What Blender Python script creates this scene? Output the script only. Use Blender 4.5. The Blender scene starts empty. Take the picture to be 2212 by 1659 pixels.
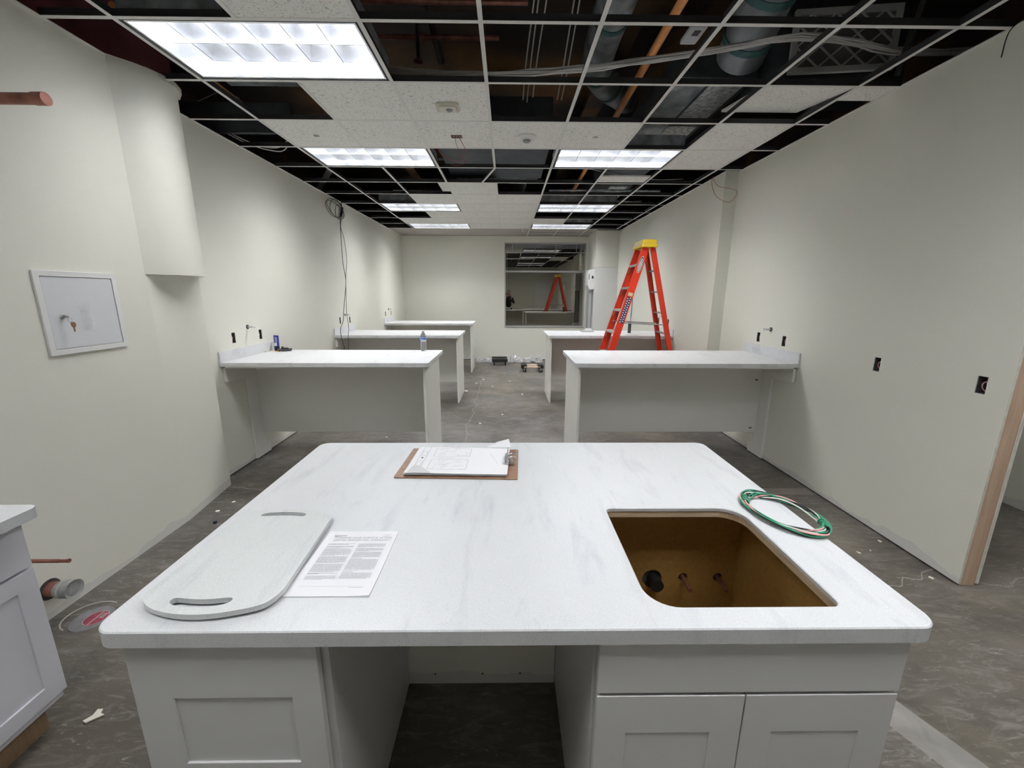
import bpy, bmesh, math, random
from mathutils import Vector, Matrix
from mathutils.geometry import tessellate_polygon
random.seed(7)
SC = bpy.context.scene
COL = SC.collection
PI = math.pi

# ------------------------------------------------------------------ camera
F_PX = 880.886
PITCH, YAW, ROLL = 0.2178, 0.0126, 0.0037
CAM = Vector((1.9632, -2.3967, 1.6270))
cd = bpy.data.cameras.new('camera')
cam = bpy.data.objects.new('camera', cd)
COL.objects.link(cam)
cy, sy, cp, sp = math.cos(YAW), math.sin(YAW), math.cos(PITCH), math.sin(PITCH)
fw = Vector((sy*cp, cy*cp, -sp)); rt = Vector((cy, -sy, 0)); up = rt.cross(fw)
r2 = rt*math.cos(ROLL) + up*math.sin(ROLL); u2 = -rt*math.sin(ROLL) + up*math.cos(ROLL)
cam.matrix_world = Matrix(((r2.x, u2.x, -fw.x, CAM.x), (r2.y, u2.y, -fw.y, CAM.y), (r2.z, u2.z, -fw.z, CAM.z), (0, 0, 0, 1)))
cd.sensor_fit = 'HORIZONTAL'; cd.sensor_width = 36.0
cd.lens = 36.0*F_PX/2212.0
cd.clip_start = 0.005; cd.clip_end = 60
SC.camera = cam

# ------------------------------------------------------------------ world, exposure, lamp levels
w = bpy.data.worlds.new('world'); SC.world = w; w.use_nodes = True
w.node_tree.nodes['Background'].inputs[0].default_value = (0.05, 0.055, 0.06, 1)
w.node_tree.nodes['Background'].inputs[1].default_value = 0.3
SC.view_settings.view_transform = 'Standard'
SC.view_settings.look = 'None'
SC.view_settings.gamma = 1.0
SC.view_settings.use_curve_mapping = False
SC.view_settings.exposure = 0.12
LAMP = 24.0         # radiance of the troffer lenses
LAMP_FAR = 38.0     # same lamps over the tables, boosted to brighten the far end
LAMP_COL = (0.985, 0.99, 1.0)

# ------------------------------------------------------------------ helpers
def tag(o, label=None, cat=None, group=None, kind=None):
    if label: o['label'] = label
    if cat: o['category'] = cat
    if group: o['group'] = group
    if kind: o['kind'] = kind
    return o

def empty(name, loc=(0, 0, 0), rz=0.0):
    o = bpy.data.objects.new(name, None); COL.objects.link(o)
    o.location = loc; o.rotation_euler = (0, 0, rz); o.empty_display_size = 0.05
    return o

class MB:
    def __init__(s): s.v = []; s.f = []; s.m = []
    def add(s, vs, fs, mi=0):
        b = len(s.v); s.v += [tuple(p) for p in vs]
        for f in fs: s.f.append(tuple(b+i for i in f)); s.m.append(mi)
        return s
    def box(s, x0, x1, y0, y1, z0, z1, mi=0, M=None):
        vs = [Vector(p) for p in ((x0,y0,z0),(x1,y0,z0),(x1,y1,z0),(x0,y1,z0),(x0,y0,z1),(x1,y0,z1),(x1,y1,z1),(x0,y1,z1))]
        if M is not None: vs = [M @ p for p in vs]
        return s.add(vs, [(0,3,2,1),(4,5,6,7),(0,1,5,4),(1,2,6,5),(2,3,7,6),(3,0,4,7)], mi)
    def tube(s, pts, r, n=8, mi=0, cap=True):
        pts = [Vector(p) for p in pts]
        rs = r if isinstance(r, (list, tuple)) else [r]*len(pts)
        T = []
        for i in range(len(pts)):
            a = pts[max(i-1, 0)]; b = pts[min(i+1, len(pts)-1)]
            T.append((b-a).normalized())
        ref = Vector((0, 0, 1)) if abs(T[0].z) < 0.9 else Vector((1, 0, 0))
        nn = T[0].cross(ref).normalized()
        vs = []
        for i, p in enumerate(pts):
            nn = (nn - T[i]*nn.dot(T[i])).normalized(); bb = T[i].cross(nn)
            for k in range(n):
                a = 2*PI*k/n
                vs.append(p + (nn*math.cos(a) + bb*math.sin(a))*rs[i])
        fs = []
        for i in range(len(pts)-1):
            for k in range(n):
                a = i*n+k; b = i*n+(k+1) % n
                fs.append((a, b, b+n, a+n))
        if cap:
            fs.append(tuple(range(n-1, -1, -1))); fs.append(tuple((len(pts)-1)*n+k for k in range(n)))
        return s.add(vs, fs, mi)
    def lathe(s, prof, c=(0, 0, 0), n=24, mi=0, M=None, cap=True):
        vs = []
        for (r, z) in prof:
            for k in range(n):
                a = 2*PI*k/n; vs.append(Vector((c[0]+r*math.cos(a), c[1]+r*math.sin(a), c[2]+z)))
        if M is not None: vs = [M @ p for p in vs]
        fs = []
        for i in range(len(prof)-1):
            for k in range(n):
                a = i*n+k; b = i*n+(k+1) % n
                fs.append((a, b, b+n, a+n))
        if cap and prof[0][0] > 1e-6: fs.append(tuple(range(n-1, -1, -1)))
        if cap and prof[-1][0] > 1e-6: fs.append(tuple((len(prof)-1)*n+k for k in range(n)))
        return s.add(vs, fs, mi)
    def prism(s, out, z0, z1, holes=(), mi=0, M=None, smi=None):
        """outline (list of xy, ccw) extruded z0..z1, with holes"""
        loops = [list(out)] + [list(h) for h in holes]
        flat = [p for l in loops for p in l]
        tris = tessellate_polygon([[Vector((p[0], p[1], 0)) for p in l] for l in loops])
        n = len(flat)
        vs = [Vector((p[0], p[1], z0)) for p in flat] + [Vector((p[0], p[1], z1)) for p in flat]
        if M is not None: vs = [M @ p for p in vs]
        fs = []
        for t in tris:
            a, b, c = flat[t[0]], flat[t[1]], flat[t[2]]
            ccw = (b[0]-a[0])*(c[1]-a[1])-(b[1]-a[1])*(c[0]-a[0]) > 0
            t = tuple(t) if ccw else (t[0], t[2], t[1])
            fs.append((t[0]+n, t[1]+n, t[2]+n)); fs.append((t[0], t[2], t[1]))
        s.add(vs, fs, mi)
        b0 = len(s.v)-len(vs); o = 0
        for l in loops:
            k = len(l)
            for i in range(k):
                a = b0+o+i; b = b0+o+(i+1) % k
                s.f.append((a, b, b+n, a+n)); s.m.append(mi if smi is None else smi)
            o += k
        return s
    def eased(s, out, inn, z0, z1, ch, holes=(), hin=()):
        """slab whose top edge is chamfered: out/holes at z0..z1-ch, inn/hin at z1"""
        n0 = len(s.v)
        A = [list(out)]+[list(h) for h in holes]; B = [list(inn)]+[list(h) for h in hin]
        for (L, z, flip) in ((A, z0, True), (B, z1, False)):
            flat = [p for l in L for p in l]; tr = tessellate_polygon([[Vector((p[0], p[1], 0)) for p in l] for l in L])
            s.add([(p[0], p[1], z) for p in flat], [tuple(t) for t in tr])
        for la, lb in zip(A, B):
            k = len(la)
            s.add([(p[0], p[1], z0) for p in la]+[(p[0], p[1], z1-ch) for p in la]+[(p[0], p[1], z1) for p in lb],
                  [(i, (i+1) % k, k+(i+1) % k, k+i) for i in range(k)]+[(k+i, k+(i+1) % k, 2*k+(i+1) % k, 2*k+i) for i in range(k)])
        return s
    def build(s, name, mats, parent=None, bevel=0, smooth=False, seg=2, loc=None, rz=0, fixn=True):
        me = bpy.data.meshes.new(name)
        me.from_pydata(s.v, [], s.f); me.update()
        if not isinstance(mats, (list, tuple)): mats = [mats]
        for m in mats: me.materials.append(m)
        for p, mi in zip(me.polygons, s.m): p.material_index = mi
        if fixn:
            bm = bmesh.new(); bm.from_mesh(me)
            bmesh.ops.recalc_face_normals(bm, faces=bm.faces); bm.to_mesh(me); bm.free()
        if smooth:
            for p in me.polygons: p.use_smooth = True
            try: me.set_sharp_from_angle(angle=math.radians(40))
            except Exception: pass
        o = bpy.data.objects.new(name, me); COL.objects.link(o)
        if parent is not None: o.parent = parent
        if loc is not None: o.location = loc
        if rz: o.rotation_euler = (0, 0, rz)
        if bevel:
            md = o.modifiers.new('bevel', 'BEVEL'); md.width = bevel; md.segments = seg
            md.limit_method = 'ANGLE'; md.angle_limit = math.radians(40)
        return o

def children(o): return [c for c in bpy.data.objects if c.parent == o]
def copy_tree(o, parent=None):
    c = o.copy(); COL.objects.link(c)
    if parent is not None: c.parent = parent
    for ch in children(o): copy_tree(ch, c)
    return c

def rrect(x0, x1, y0, y1, r, n=6):
    if not isinstance(r, (list, tuple)): r = [r]*4
    pts = []
    for (cx, cy_, a0, rr) in ((x1-r[0], y0+r[0], -90, r[0]), (x1-r[1], y1-r[1], 0, r[1]), (x0+r[2], y1-r[2], 90, r[2]), (x0+r[3], y0+r[3], 180, r[3])):
        for k in range(n+1):
            a = math.radians(a0+90*k/n); pts.append((cx+rr*math.cos(a), cy_+rr*math.sin(a)))
    return pts
def circ(cx, cy_, r, n=20, ry=None):
    ry = r if ry is None else ry
    return [(cx+r*math.cos(2*PI*k/n), cy_+ry*math.sin(2*PI*k/n)) for k in range(n)]
def smoothpath(pts, n=6):
    P = [Vector(p) for p in pts]; out = []
    for i in range(len(P)-1):
        p0 = P[max(i-1, 0)]; p1 = P[i]; p2 = P[i+1]; p3 = P[min(i+2, len(P)-1)]
        for k in range(n):
            t = k/n
            out.append(0.5*((2*p1)+(p2-p0)*t+(2*p0-5*p1+4*p2-p3)*t*t+(3*p1-p0-3*p2+p3)*t**3))
    out.append(P[-1]); return out

# ------------------------------------------------------------------ materials
def nm(name):
    m = bpy.data.materials.new(name); m.use_nodes = True
    nt = m.node_tree; return m, nt, nt.nodes['Principled BSDF'], nt.nodes, nt.links
def simple(name, col, rough=0.5, metal=0.0, spec=0.5, noise=0.0, nscale=20.0, bump=0.0, bscale=200.0, **kw):
    m, nt, b, N, L = nm(name)
    b.inputs['Base Color'].default_value = (*col, 1); b.inputs['Roughness'].default_value = rough
    b.inputs['Metallic'].default_value = metal; b.inputs['Specular IOR Level'].default_value = spec
    for k, v in kw.items(): b.inputs[k].default_value = v
    tc = N.new('ShaderNodeTexCoord')
    if noise:
        n = N.new('ShaderNodeTexNoise'); n.inputs['Scale'].default_value = nscale; n.inputs['Detail'].default_value = 6
        L.new(tc.outputs['Object'], n.inputs['Vector'])
        r = N.new('ShaderNodeValToRGB')
        r.color_ramp.elements[0].position = 0.3; r.color_ramp.elements[1].position = 0.7
        r.color_ramp.elements[0].color = (*[c*(1-noise) for c in col], 1)
        r.color_ramp.elements[1].color = (*[min(1, c*(1+noise)) for c in col], 1)
        L.new(n.outputs['Fac'], r.inputs['Fac']); L.new(r.outputs['Color'], b.inputs['Base Color'])
    if bump:
        n2 = N.new('ShaderNodeTexNoise'); n2.inputs['Scale'].default_value = bscale; n2.inputs['Detail'].default_value = 3
        L.new(tc.outputs['Object'], n2.inputs['Vector'])
        bp = N.new('ShaderNodeBump'); bp.inputs['Strength'].default_value = bump; bp.inputs['Distance'].default_value = 0.002
        L.new(n2.outputs['Fac'], bp.inputs['Height']); L.new(bp.outputs['Normal'], b.inputs['Normal'])
    return m

def mat_wall():
    m, nt, b, N, L = nm('painted_drywall')
    tc = N.new('ShaderNodeTexCoord')
    n = N.new('ShaderNodeTexNoise'); n.inputs['Scale'].default_value = 1.6; n.inputs['Detail'].default_value = 5
    L.new(tc.outputs['Object'], n.inputs['Vector'])
    r = N.new('ShaderNodeValToRGB')
    r.color_ramp.elements[0].color = (0.745, 0.732, 0.650, 1); r.color_ramp.elements[1].color = (0.785, 0.775, 0.695, 1)
    L.new(n.outputs['Fac'], r.inputs['Fac'])
    # unpainted, scuffed strip along the floor with an uneven upper edge
    sx = N.new('ShaderNodeSeparateXYZ'); L.new(tc.outputs['Object'], sx.inputs[0])
    n3 = N.new('ShaderNodeTexNoise'); n3.inputs['Scale'].default_value = 4; n3.inputs['Detail'].default_value = 4
    L.new(tc.outputs['Object'], n3.inputs['Vector'])
    ma = N.new('ShaderNodeMath'); ma.operation = 'MULTIPLY_ADD'; ma.inputs[1].default_value = 0.18; ma.inputs[2].default_value = -0.035
    L.new(n3.outputs['Fac'], ma.inputs[0])
    lt = N.new('ShaderNodeMath'); lt.operation = 'LESS_THAN'; L.new(sx.outputs['Z'], lt.inputs[0]); L.new(ma.outputs[0], lt.inputs[1])
    mx = N.new('ShaderNodeMixRGB'); L.new(lt.outputs[0], mx.inputs['Fac']); L.new(r.outputs['Color'], mx.inputs[1])
    mx.inputs[2].default_value = (0.66, 0.65, 0.61, 1)
    L.new(mx.outputs[0], b.inputs['Base Color'])
    b.inputs['Roughness'].default_value = 0.62; b.inputs['Specular IOR Level'].default_value = 0.35
    n2 = N.new('ShaderNodeTexNoise'); n2.inputs['Scale'].default_value = 160; n2.inputs['Detail'].default_value = 2
    L.new(tc.outputs['Object'], n2.inputs['Vector'])
    bp = N.new('ShaderNodeBump'); bp.inputs['Strength'].default_value = 0.25; bp.inputs['Distance'].default_value = 0.0012
    L.new(n2.outputs['Fac'], bp.inputs['Height']); L.new(bp.outputs['Normal'], b.inputs['Normal'])
    return m

def mat_floor():
    m, nt, b, N, L = nm('stained_concrete')
    tc = N.new('ShaderNodeTexCoord')
    def noise(sc, det, scale=(1, 1, 1), rot=0, dist=0, rough=0.55):
        mp = N.new('ShaderNodeMapping'); mp.inputs['Scale'].default_value = scale; mp.inputs['Rotation'].default_value = (0, 0, rot)
        L.new(tc.outputs['Object'], mp.inputs['Vector'])
        n = N.new('ShaderNodeTexNoise'); n.inputs['Scale'].default_value = sc; n.inputs['Detail'].default_value = det
        n.inputs['Roughness'].default_value = rough; n.inputs['Distortion'].default_value = dist
        L.new(mp.outputs[0], n.inputs['Vector']); return n.outputs['Fac']
    def ramp(fac, *st):
        r = N.new('ShaderNodeValToRGB')
        while len(r.color_ramp.elements) < len(st): r.color_ramp.elements.new(0.5)
        for e, (p, c) in zip(r.color_ramp.elements, st): e.position = p; e.color = (*c, 1)
        L.new(fac, r.inputs['Fac']); return r.outputs['Color']
    def mix(f, a, c, typ='MIX'):
        x = N.new('ShaderNodeMixRGB'); x.blend_type = typ
        if isinstance(f, float): x.inputs['Fac'].default_value = f
        else: L.new(f, x.inputs['Fac'])
        for k, q in ((1, a), (2, c)):
            if isinstance(q, tuple): x.inputs[k].default_value = (*q, 1)
            else: L.new(q, x.inputs[k])
        return x.outputs[0]
    base = ramp(noise(1.3, 8, dist=0.6), (0.3, (0.054, 0.050, 0.045)), (0.5, (0.100, 0.093, 0.085)), (0.72, (0.165, 0.153, 0.140)))
    tint = ramp(noise(0.7, 5, dist=1.0), (0.35, (1.0, 1.0, 1.0)), (0.65, (1.08, 1.0, 0.86)))
    c = mix(1.0, base, tint, 'MULTIPLY')
    st1 = ramp(noise(5, 7, (1.0, 3.2, 1), 0.35, 1.6, 0.72), (0.50, (0, 0, 0)), (0.72, (1, 1, 1)))
    c = mix(mix(1.0, st1, (0.6, 0.6, 0.6), 'MULTIPLY'), c, (0.27, 0.255, 0.24))
    st2 = ramp(noise(6, 7, (1.0, 5.0, 1), -0.5, 2.2, 0.75), (0.58, (0, 0, 0)), (0.70, (1, 1, 1)))
    c = mix(mix(1.0, st2, (0.8, 0.8, 0.8), 'MULTIPLY'), c, (0.34, 0.33, 0.315))
    dk = ramp(noise(3.0, 6, (1, 2.5, 1), 0.5, 1.0, 0.6), (0.5, (0, 0, 0)), (0.7, (1, 1, 1)))
    c = mix(mix(1.0, dk, (0.45, 0.45, 0.45), 'MULTIPLY'), c, (0.04, 0.038, 0.036))
    # thin scratches
    vo = N.new('ShaderNodeTexVoronoi'); vo.feature = 'DISTANCE_TO_EDGE'; vo.inputs['Scale'].default_value = 1.1
    mp = N.new('ShaderNodeMapping'); mp.inputs['Scale'].default_value = (1.0, 1.9, 1); mp.inputs['Rotation'].default_value = (0, 0, 0.4)
    nz = N.new('ShaderNodeTexNoise'); nz.inputs['Scale'].default_value = 2.5; nz.inputs['Detail'].default_value = 6
    L.new(tc.outputs['Object'], nz.inputs['Vector'])
    ad = N.new('ShaderNodeMixRGB'); ad.blend_type = 'ADD'; ad.inputs['Fac'].default_value = 0.35
    L.new(tc.outputs['Object'], ad.inputs[1]); L.new(nz.outputs['Color'], ad.inputs[2])
    L.new(ad.outputs[0], mp.inputs['Vector']); L.new(mp.outputs[0], vo.inputs['Vector'])
    ck = ramp(vo.outputs['Distance'], (0.0, (1, 1, 1)), (0.007, (0, 0, 0)))
    msk = ramp(noise(1.1, 3), (0.52, (0, 0, 0)), (0.62, (0.35, 0.35, 0.35)))
    c = mix(mix(1.0, ck, msk, 'MULTIPLY'), c, (0.32, 0.31, 0.29))
    # pale specks of plaster dust
    v2 = N.new('ShaderNodeTexVoronoi'); v2.inputs['Scale'].default_value = 26; L.new(tc.outputs['Object'], v2.inputs['Vector'])
    sp_ = ramp(v2.outputs['Distance'], (0.0, (1, 1, 1)), (0.10, (0, 0, 0)))
    msk2 = ramp(noise(3, 4), (0.58, (0, 0, 0)), (0.68, (1, 1, 1)))
    c = mix(mix(1.0, sp_, msk2, 'MULTIPLY'), c, (0.55, 0.53, 0.50))
    # long crack running down the aisle, and paler trench repairs
    sx = N.new('ShaderNodeSeparateXYZ'); L.new(tc.outputs['Object'], sx.inputs[0])
    def math_(op, a, b_=None, c_=None):
        q = N.new('ShaderNodeMath'); q.operation = op
        for i, v in enumerate((a, b_, c_)):
            if v is None: continue
            if isinstance(v, (int, float)): q.inputs[i].default_value = v
            else: L.new(v, q.inputs[i])
        return q.outputs[0]
    wob = N.new('ShaderNodeTexNoise'); wob.noise_dimensions = '1D'; wob.inputs['Scale'].default_value = 2.2; wob.inputs['Detail'].default_value = 7
    L.new(sx.outputs['Y'], wob.inputs['W'])
    cx_ = math_('MULTIPLY_ADD', wob.outputs['Fac'], 0.22, 1.37)
    d = math_('ABSOLUTE', math_('SUBTRACT', sx.outputs['X'], cx_))
    line = math_('MULTIPLY', math_('LESS_THAN', d, 0.004), math_('GREATER_THAN', sx.outputs['Y'], 0.2))
    c = mix(math_('MULTIPLY', line, 0.5), c, (0.36, 0.34, 0.31))
    wob2 = N.new('ShaderNodeTexNoise'); wob2.noise_dimensions = '1D'; wob2.inputs['Scale'].default_value = 3; wob2.inputs['Detail'].default_value = 6
    L.new(sx.outputs['X'], wob2.inputs['W'])
    d2 = math_('ABSOLUTE', math_('SUBTRACT', sx.outputs['Y'], math_('MULTIPLY_ADD', wob2.outputs['Fac'], 0.25, 0.72)))
    l2 = math_('MULTIPLY', math_('LESS_THAN', d2, 0.004), math_('LESS_THAN', sx.outputs['X'], 1.0))
    c = mix(math_('MULTIPLY', l2, 0.7), c, (0.38, 0.36, 0.33))
    d3 = math_('ABSOLUTE', math_('SUBTRACT', sx.outputs['Y'], math_('MULTIPLY_ADD', wob2.outputs['Fac'], 0.3, -0.48)))
    l3 = math_('MULTIPLY', math_('LESS_THAN', d3, 0.004), math_('GREATER_THAN', sx.outputs['X'], 3.2))
    c = mix(math_('MULTIPLY', l3, 0.6), c, (0.34, 0.32, 0.30))
    def band(x0, x1, y0, y1):
        return math_('MULTIPLY', math_('MULTIPLY', math_('GREATER_THAN', sx.outputs['X'], x0), math_('LESS_THAN', sx.outputs['X'], x1)),
                     math_('MULTIPLY', math_('GREATER_THAN', sx.outputs['Y'], y0), math_('LESS_THAN', sx.outputs['Y'], y1)))
    pal = ramp(noise(9, 5), (0.3, (0.21, 0.18, 0.165)), (0.7, (0.27, 0.235, 0.215)))
    c = mix(band(3.2, 4.55, 0.70, 0.81), c, pal)
    pal2 = ramp(noise(7, 6, dist=0.8), (0.3, (0.20, 0.19, 0.175)), (0.7, (0.30, 0.28, 0.265)))
    s_ = math_('ADD', sx.outputs['X'], math_('MULTIPLY', math_('ADD', sx.outputs['Y'], 1.05), 0.42))
    b2 = math_('MULTIPLY', math_('MULTIPLY', math_('GREATER_THAN', s_, 3.40), math_('LESS_THAN', s_, 3.56)), math_('LESS_THAN', sx.outputs['Y'], -1.0))
    c = mix(b2, c, pal2)
    L.new(c, b.inputs['Base Color'])
    rg = N.new('ShaderNodeMapRange'); rg.inputs['To Min'].default_value = 0.38; rg.inputs['To Max'].default_value = 0.62
    L.new(noise(4, 5), rg.inputs['Value']); L.new(rg.outputs[0], b.inputs['Roughness'])
    b.inputs['Specular IOR Level'].default_value = 0.4
    bp = N.new('ShaderNodeBump'); bp.inputs['Strength'].default_value = 0.25; bp.inputs['Distance'].default_value = 0.003
    L.new(noise(12, 6), bp.inputs['Height']); L.new(bp.outputs['Normal'], b.inputs['Normal'])
    return m

def mat_stone(name='solid_surface', ang=0.35, seed=0.0, base=(0.74, 0.75, 0.76)):
    m, nt, b, N, L = nm(name)
    tc = N.new('ShaderNodeTexCoord')
    def noise(sc, det, scale=(1, 1, 1), rot=0.0, dist=0.0, rough=0.6, off=0.0):
        mp = N.new('ShaderNodeMapping'); mp.inputs['Scale'].default_value = scale; mp.inputs['Rotation'].default_value = (0, 0, rot)
        mp.inputs['Location'].default_value = (seed+off, seed, 0)
        L.new(tc.outputs['Object'], mp.inputs['Vector'])
        n = N.new('ShaderNodeTexNoise'); n.inputs['Scale'].default_value = sc; n.inputs['Detail'].default_value = det
        n.inputs['Roughness'].default_value = rough; n.inputs['Distortion'].default_value = dist
        L.new(mp.outputs[0], n.inputs['Vector']); return n.outputs['Fac']
    def ramp(fac, *st):
        r = N.new('ShaderNodeValToRGB')
        while len(r.color_ramp.elements) < len(st): r.color_ramp.elements.new(0.5)
        for e, (p, c) in zip(r.color_ramp.elements, st): e.position = p; e.color = (*c, 1)
        L.new(fac, r.inputs['Fac']); return r.outputs['Color']
    def mix(f, a, c):
        x = N.new('ShaderNodeMixRGB')
        L.new(f, x.inputs['Fac'])
        for k, q in ((1, a), (2, c)):
            if isinstance(q, tuple): x.inputs[k].default_value = (*q, 1)
            else: L.new(q, x.inputs[k])
        return x.outputs[0]
    cloud = ramp(noise(2.2, 6, (1.6, 0.8, 1), ang), (0.3, tuple(c*0.94 for c in base)), (0.7, base))
    vein = ramp(noise(3.2, 7, (3.6, 0.75, 1), ang, 0.35, 0.62), (0.54, (0, 0, 0)), (0.76, (0.55, 0.55, 0.55)))
    c = mix(vein, cloud, (0.37, 0.385, 0.43))
    vein2 = ramp(noise(6.0, 7, (4.0, 1.0, 1), ang+0.1, 0.4, 0.7, 3.3), (0.60, (0, 0, 0)), (0.76, (0.45, 0.45, 0.45)))
    c = mix(vein2, c, (0.36, 0.38, 0.42))
    sp1 = ramp(noise(300, 2, rough=0.5), (0.59, (0, 0, 0)), (0.68, (0.6, 0.6, 0.6)))
    c = mix(sp1, c, (0.42, 0.42, 0.41))
    sp2 = ramp(noise(260, 2, rough=0.5, off=5.0), (0.60, (0, 0, 0)), (0.72, (0.6, 0.6, 0.6)))
    c = mix(sp2, c, (0.80, 0.80, 0.80))
    L.new(c, b.inputs['Base Color'])
    b.inputs['Roughness'].default_value = 0.33; b.inputs['Specular IOR Level'].default_value = 0.45
    return m

def mat_tile():
    m, nt, b, N, L = nm('fissured_ceiling_tile')
    tc = N.new('ShaderNodeTexCoord')
    n = N.new('ShaderNodeTexNoise'); n.inputs['Scale'].default_value = 55; n.inputs['Detail'].default_value = 3; n.inputs['Distortion'].default_value = 2.0
    L.new(tc.outputs['Object'], n.inputs['Vector'])
    r = N.new('ShaderNodeValToRGB'); r.color_ramp.elements[0].position = 0.34; r.color_ramp.elements[1].position = 0.42
    r.color_ramp.elements[0].color = (0.42, 0.41, 0.38, 1); r.color_ramp.elements[1].color = (0.86, 0.85, 0.81, 1)
    L.new(n.outputs['Fac'], r.inputs['Fac']); L.new(r.outputs['Color'], b.inputs['Base Color'])
    b.inputs['Roughness'].default_value = 0.9
    bp = N.new('ShaderNodeBump'); bp.inputs['Strength'].default_value = 0.5; bp.inputs['Distance'].default_value = 0.002
    L.new(n.outputs['Fac'], bp.inputs['Height']); L.new(bp.outputs['Normal'], b.inputs['Normal'])
    return m

def mat_emit(name, col, s):
    m = bpy.data.materials.new(name); m.use_nodes = True
    nt = m.node_tree; nt.nodes.remove(nt.nodes['Principled BSDF'])
    e = nt.nodes.new('ShaderNodeEmission'); e.inputs[0].default_value = (*col, 1); e.inputs[1].default_value = s
    nt.links.new(e.outputs[0], nt.nodes['Material Output'].inputs[0]); return m

def mat_wood(name, c1, c2, scale=6, stretch=(1, 8, 1), rough=0.55):
    m, nt, b, N, L = nm(name)
    tc = N.new('ShaderNodeTexCoord'); mp = N.new('ShaderNodeMapping'); mp.inputs['Scale'].default_value = stretch
    L.new(tc.outputs['Object'], mp.inputs['Vector'])
    n = N.new('ShaderNodeTexNoise'); n.inputs['Scale'].default_value = scale; n.inputs['Detail'].default_value = 6; n.inputs['Distortion'].default_value = 0.6
    L.new(mp.outputs[0], n.inputs['Vector'])
    r = N.new('ShaderNodeValToRGB'); r.color_ramp.elements[0].position = 0.3; r.color_ramp.elements[1].position = 0.7
    r.color_ramp.elements[0].color = (*c1, 1); r.color_ramp.elements[1].color = (*c2, 1)
    L.new(n.outputs['Fac'], r.inputs['Fac']); L.new(r.outputs['Color'], b.inputs['Base Color'])
    b.inputs['Roughness'].default_value = rough; return m

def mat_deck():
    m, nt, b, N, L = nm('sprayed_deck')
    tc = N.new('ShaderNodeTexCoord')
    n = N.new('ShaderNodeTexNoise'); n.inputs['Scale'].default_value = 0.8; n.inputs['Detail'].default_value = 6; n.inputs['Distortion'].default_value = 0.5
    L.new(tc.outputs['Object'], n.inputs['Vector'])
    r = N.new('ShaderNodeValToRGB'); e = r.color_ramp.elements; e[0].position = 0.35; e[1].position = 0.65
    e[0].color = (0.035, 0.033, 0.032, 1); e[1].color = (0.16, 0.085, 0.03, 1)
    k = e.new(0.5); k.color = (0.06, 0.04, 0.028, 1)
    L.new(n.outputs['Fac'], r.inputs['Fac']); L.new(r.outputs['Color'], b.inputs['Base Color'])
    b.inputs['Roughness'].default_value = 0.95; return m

M = {}
M['wall'] = mat_wall()
M['floor'] = mat_floor()
M['stone'] = mat_stone('island_solid_surface', 0.30, 0.0, (0.63, 0.64, 0.65))
M['stone_table'] = mat_stone('table_solid_surface', 1.25, 4.0, (0.74, 0.75, 0.76))
M['tile'] = mat_tile()
M['deck'] = mat_deck()
M['tee'] = simple('white_tee_enamel', (0.74, 0.73, 0.70), 0.45)
M['web'] = simple('shaded_tee_web', (0.03, 0.03, 0.035), 0.6)  # galvanised web darkened, its lack of light put into the colour
M['lens'] = mat_emit('troffer_lamp_glow', LAMP_COL, LAMP)
M['lens_far'] = mat_emit('boosted_troffer_lamp_glow', LAMP_COL, LAMP_FAR)  # stronger copy of the lamp glow, brightens the far end
M['louver'] = simple('louver_reflector', (0.88, 0.90, 0.94), 0.22, metal=1.0)
M['louver_edge'] = simple('louver_edge', (0.62, 0.63, 0.67), 0.5)
M['black'] = simple('black_rubber', (0.012, 0.012, 0.013), 0.55, noise=0.3)
M['shadow_gap'] = simple('shadow_gap_black', (0.01, 0.01, 0.012), 0.7)
M['laminate'] = simple('white_laminate', (0.82, 0.81, 0.765), 0.42, noise=0.02, nscale=3)
M['cabinet'] = simple('painted_white_cabinet', (0.60, 0.60, 0.595), 0.40, noise=0.015, nscale=4)
M['cabinet_cool'] = simple('cool_white_cabinet', (0.68, 0.68, 0.73), 0.38, noise=0.015, nscale=4)
M['mdf'] = mat_wood('brown_particle_board', (0.30, 0.17, 0.045), (0.38, 0.22, 0.065), 60, (1, 1, 1), 0.6)
M['ply'] = mat_wood('plywood_edge', (0.48, 0.36, 0.23), (0.62, 0.48, 0.32), 14, (1, 1, 9))
M['stud'] = mat_wood('raw_lumber', (0.42, 0.29, 0.20), (0.54, 0.39, 0.28), 5, (5, 5, 0.5), 0.8)
M['gyp'] = simple('raw_gypsum', (0.62, 0.60, 0.54), 0.9, noise=0.1, nscale=30, bump=0.5)
M['copper'] = simple('oxidised_copper', (0.27, 0.115, 0.085), 0.45, metal=0.6, noise=0.35, nscale=14)
M['galv'] = simple('galvanised_steel', (0.34, 0.37, 0.39), 0.42, metal=0.5, noise=0.45, nscale=9)
M['duct_dark'] = simple('dull_duct_board', (0.055, 0.065, 0.075), 0.6, noise=0.35, nscale=5)
M['foil'] = simple('scuffed_foil_patch', (0.66, 0.70, 0.74), 0.5, metal=0.0, noise=0.5, nscale=26)
M['flex'] = simple('silver_flex_duct', (0.27, 0.29, 0.31), 0.5, metal=0.4, noise=0.3, nscale=8)
M['teal'] = simple('teal_duct_sealant', (0.05, 0.13, 0.13), 0.6, noise=0.4, nscale=12)
M['orange'] = simple('orange_sprinkler_pipe', (0.92, 0.40, 0.14), 0.45, noise=0.08)
M['maroon'] = simple('maroon_fire_wall', (0.16, 0.045, 0.05), 0.9, noise=0.3, nscale=4)
M['cablew'] = simple('white_cable_jacket', (0.70, 0.69, 0.67), 0.5)
M['plastic_w'] = simple('white_plastic', (0.78, 0.78, 0.77), 0.35)
M['plastic_g'] = simple('grey_plastic', (0.30, 0.30, 0.30), 0.4)
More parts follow.
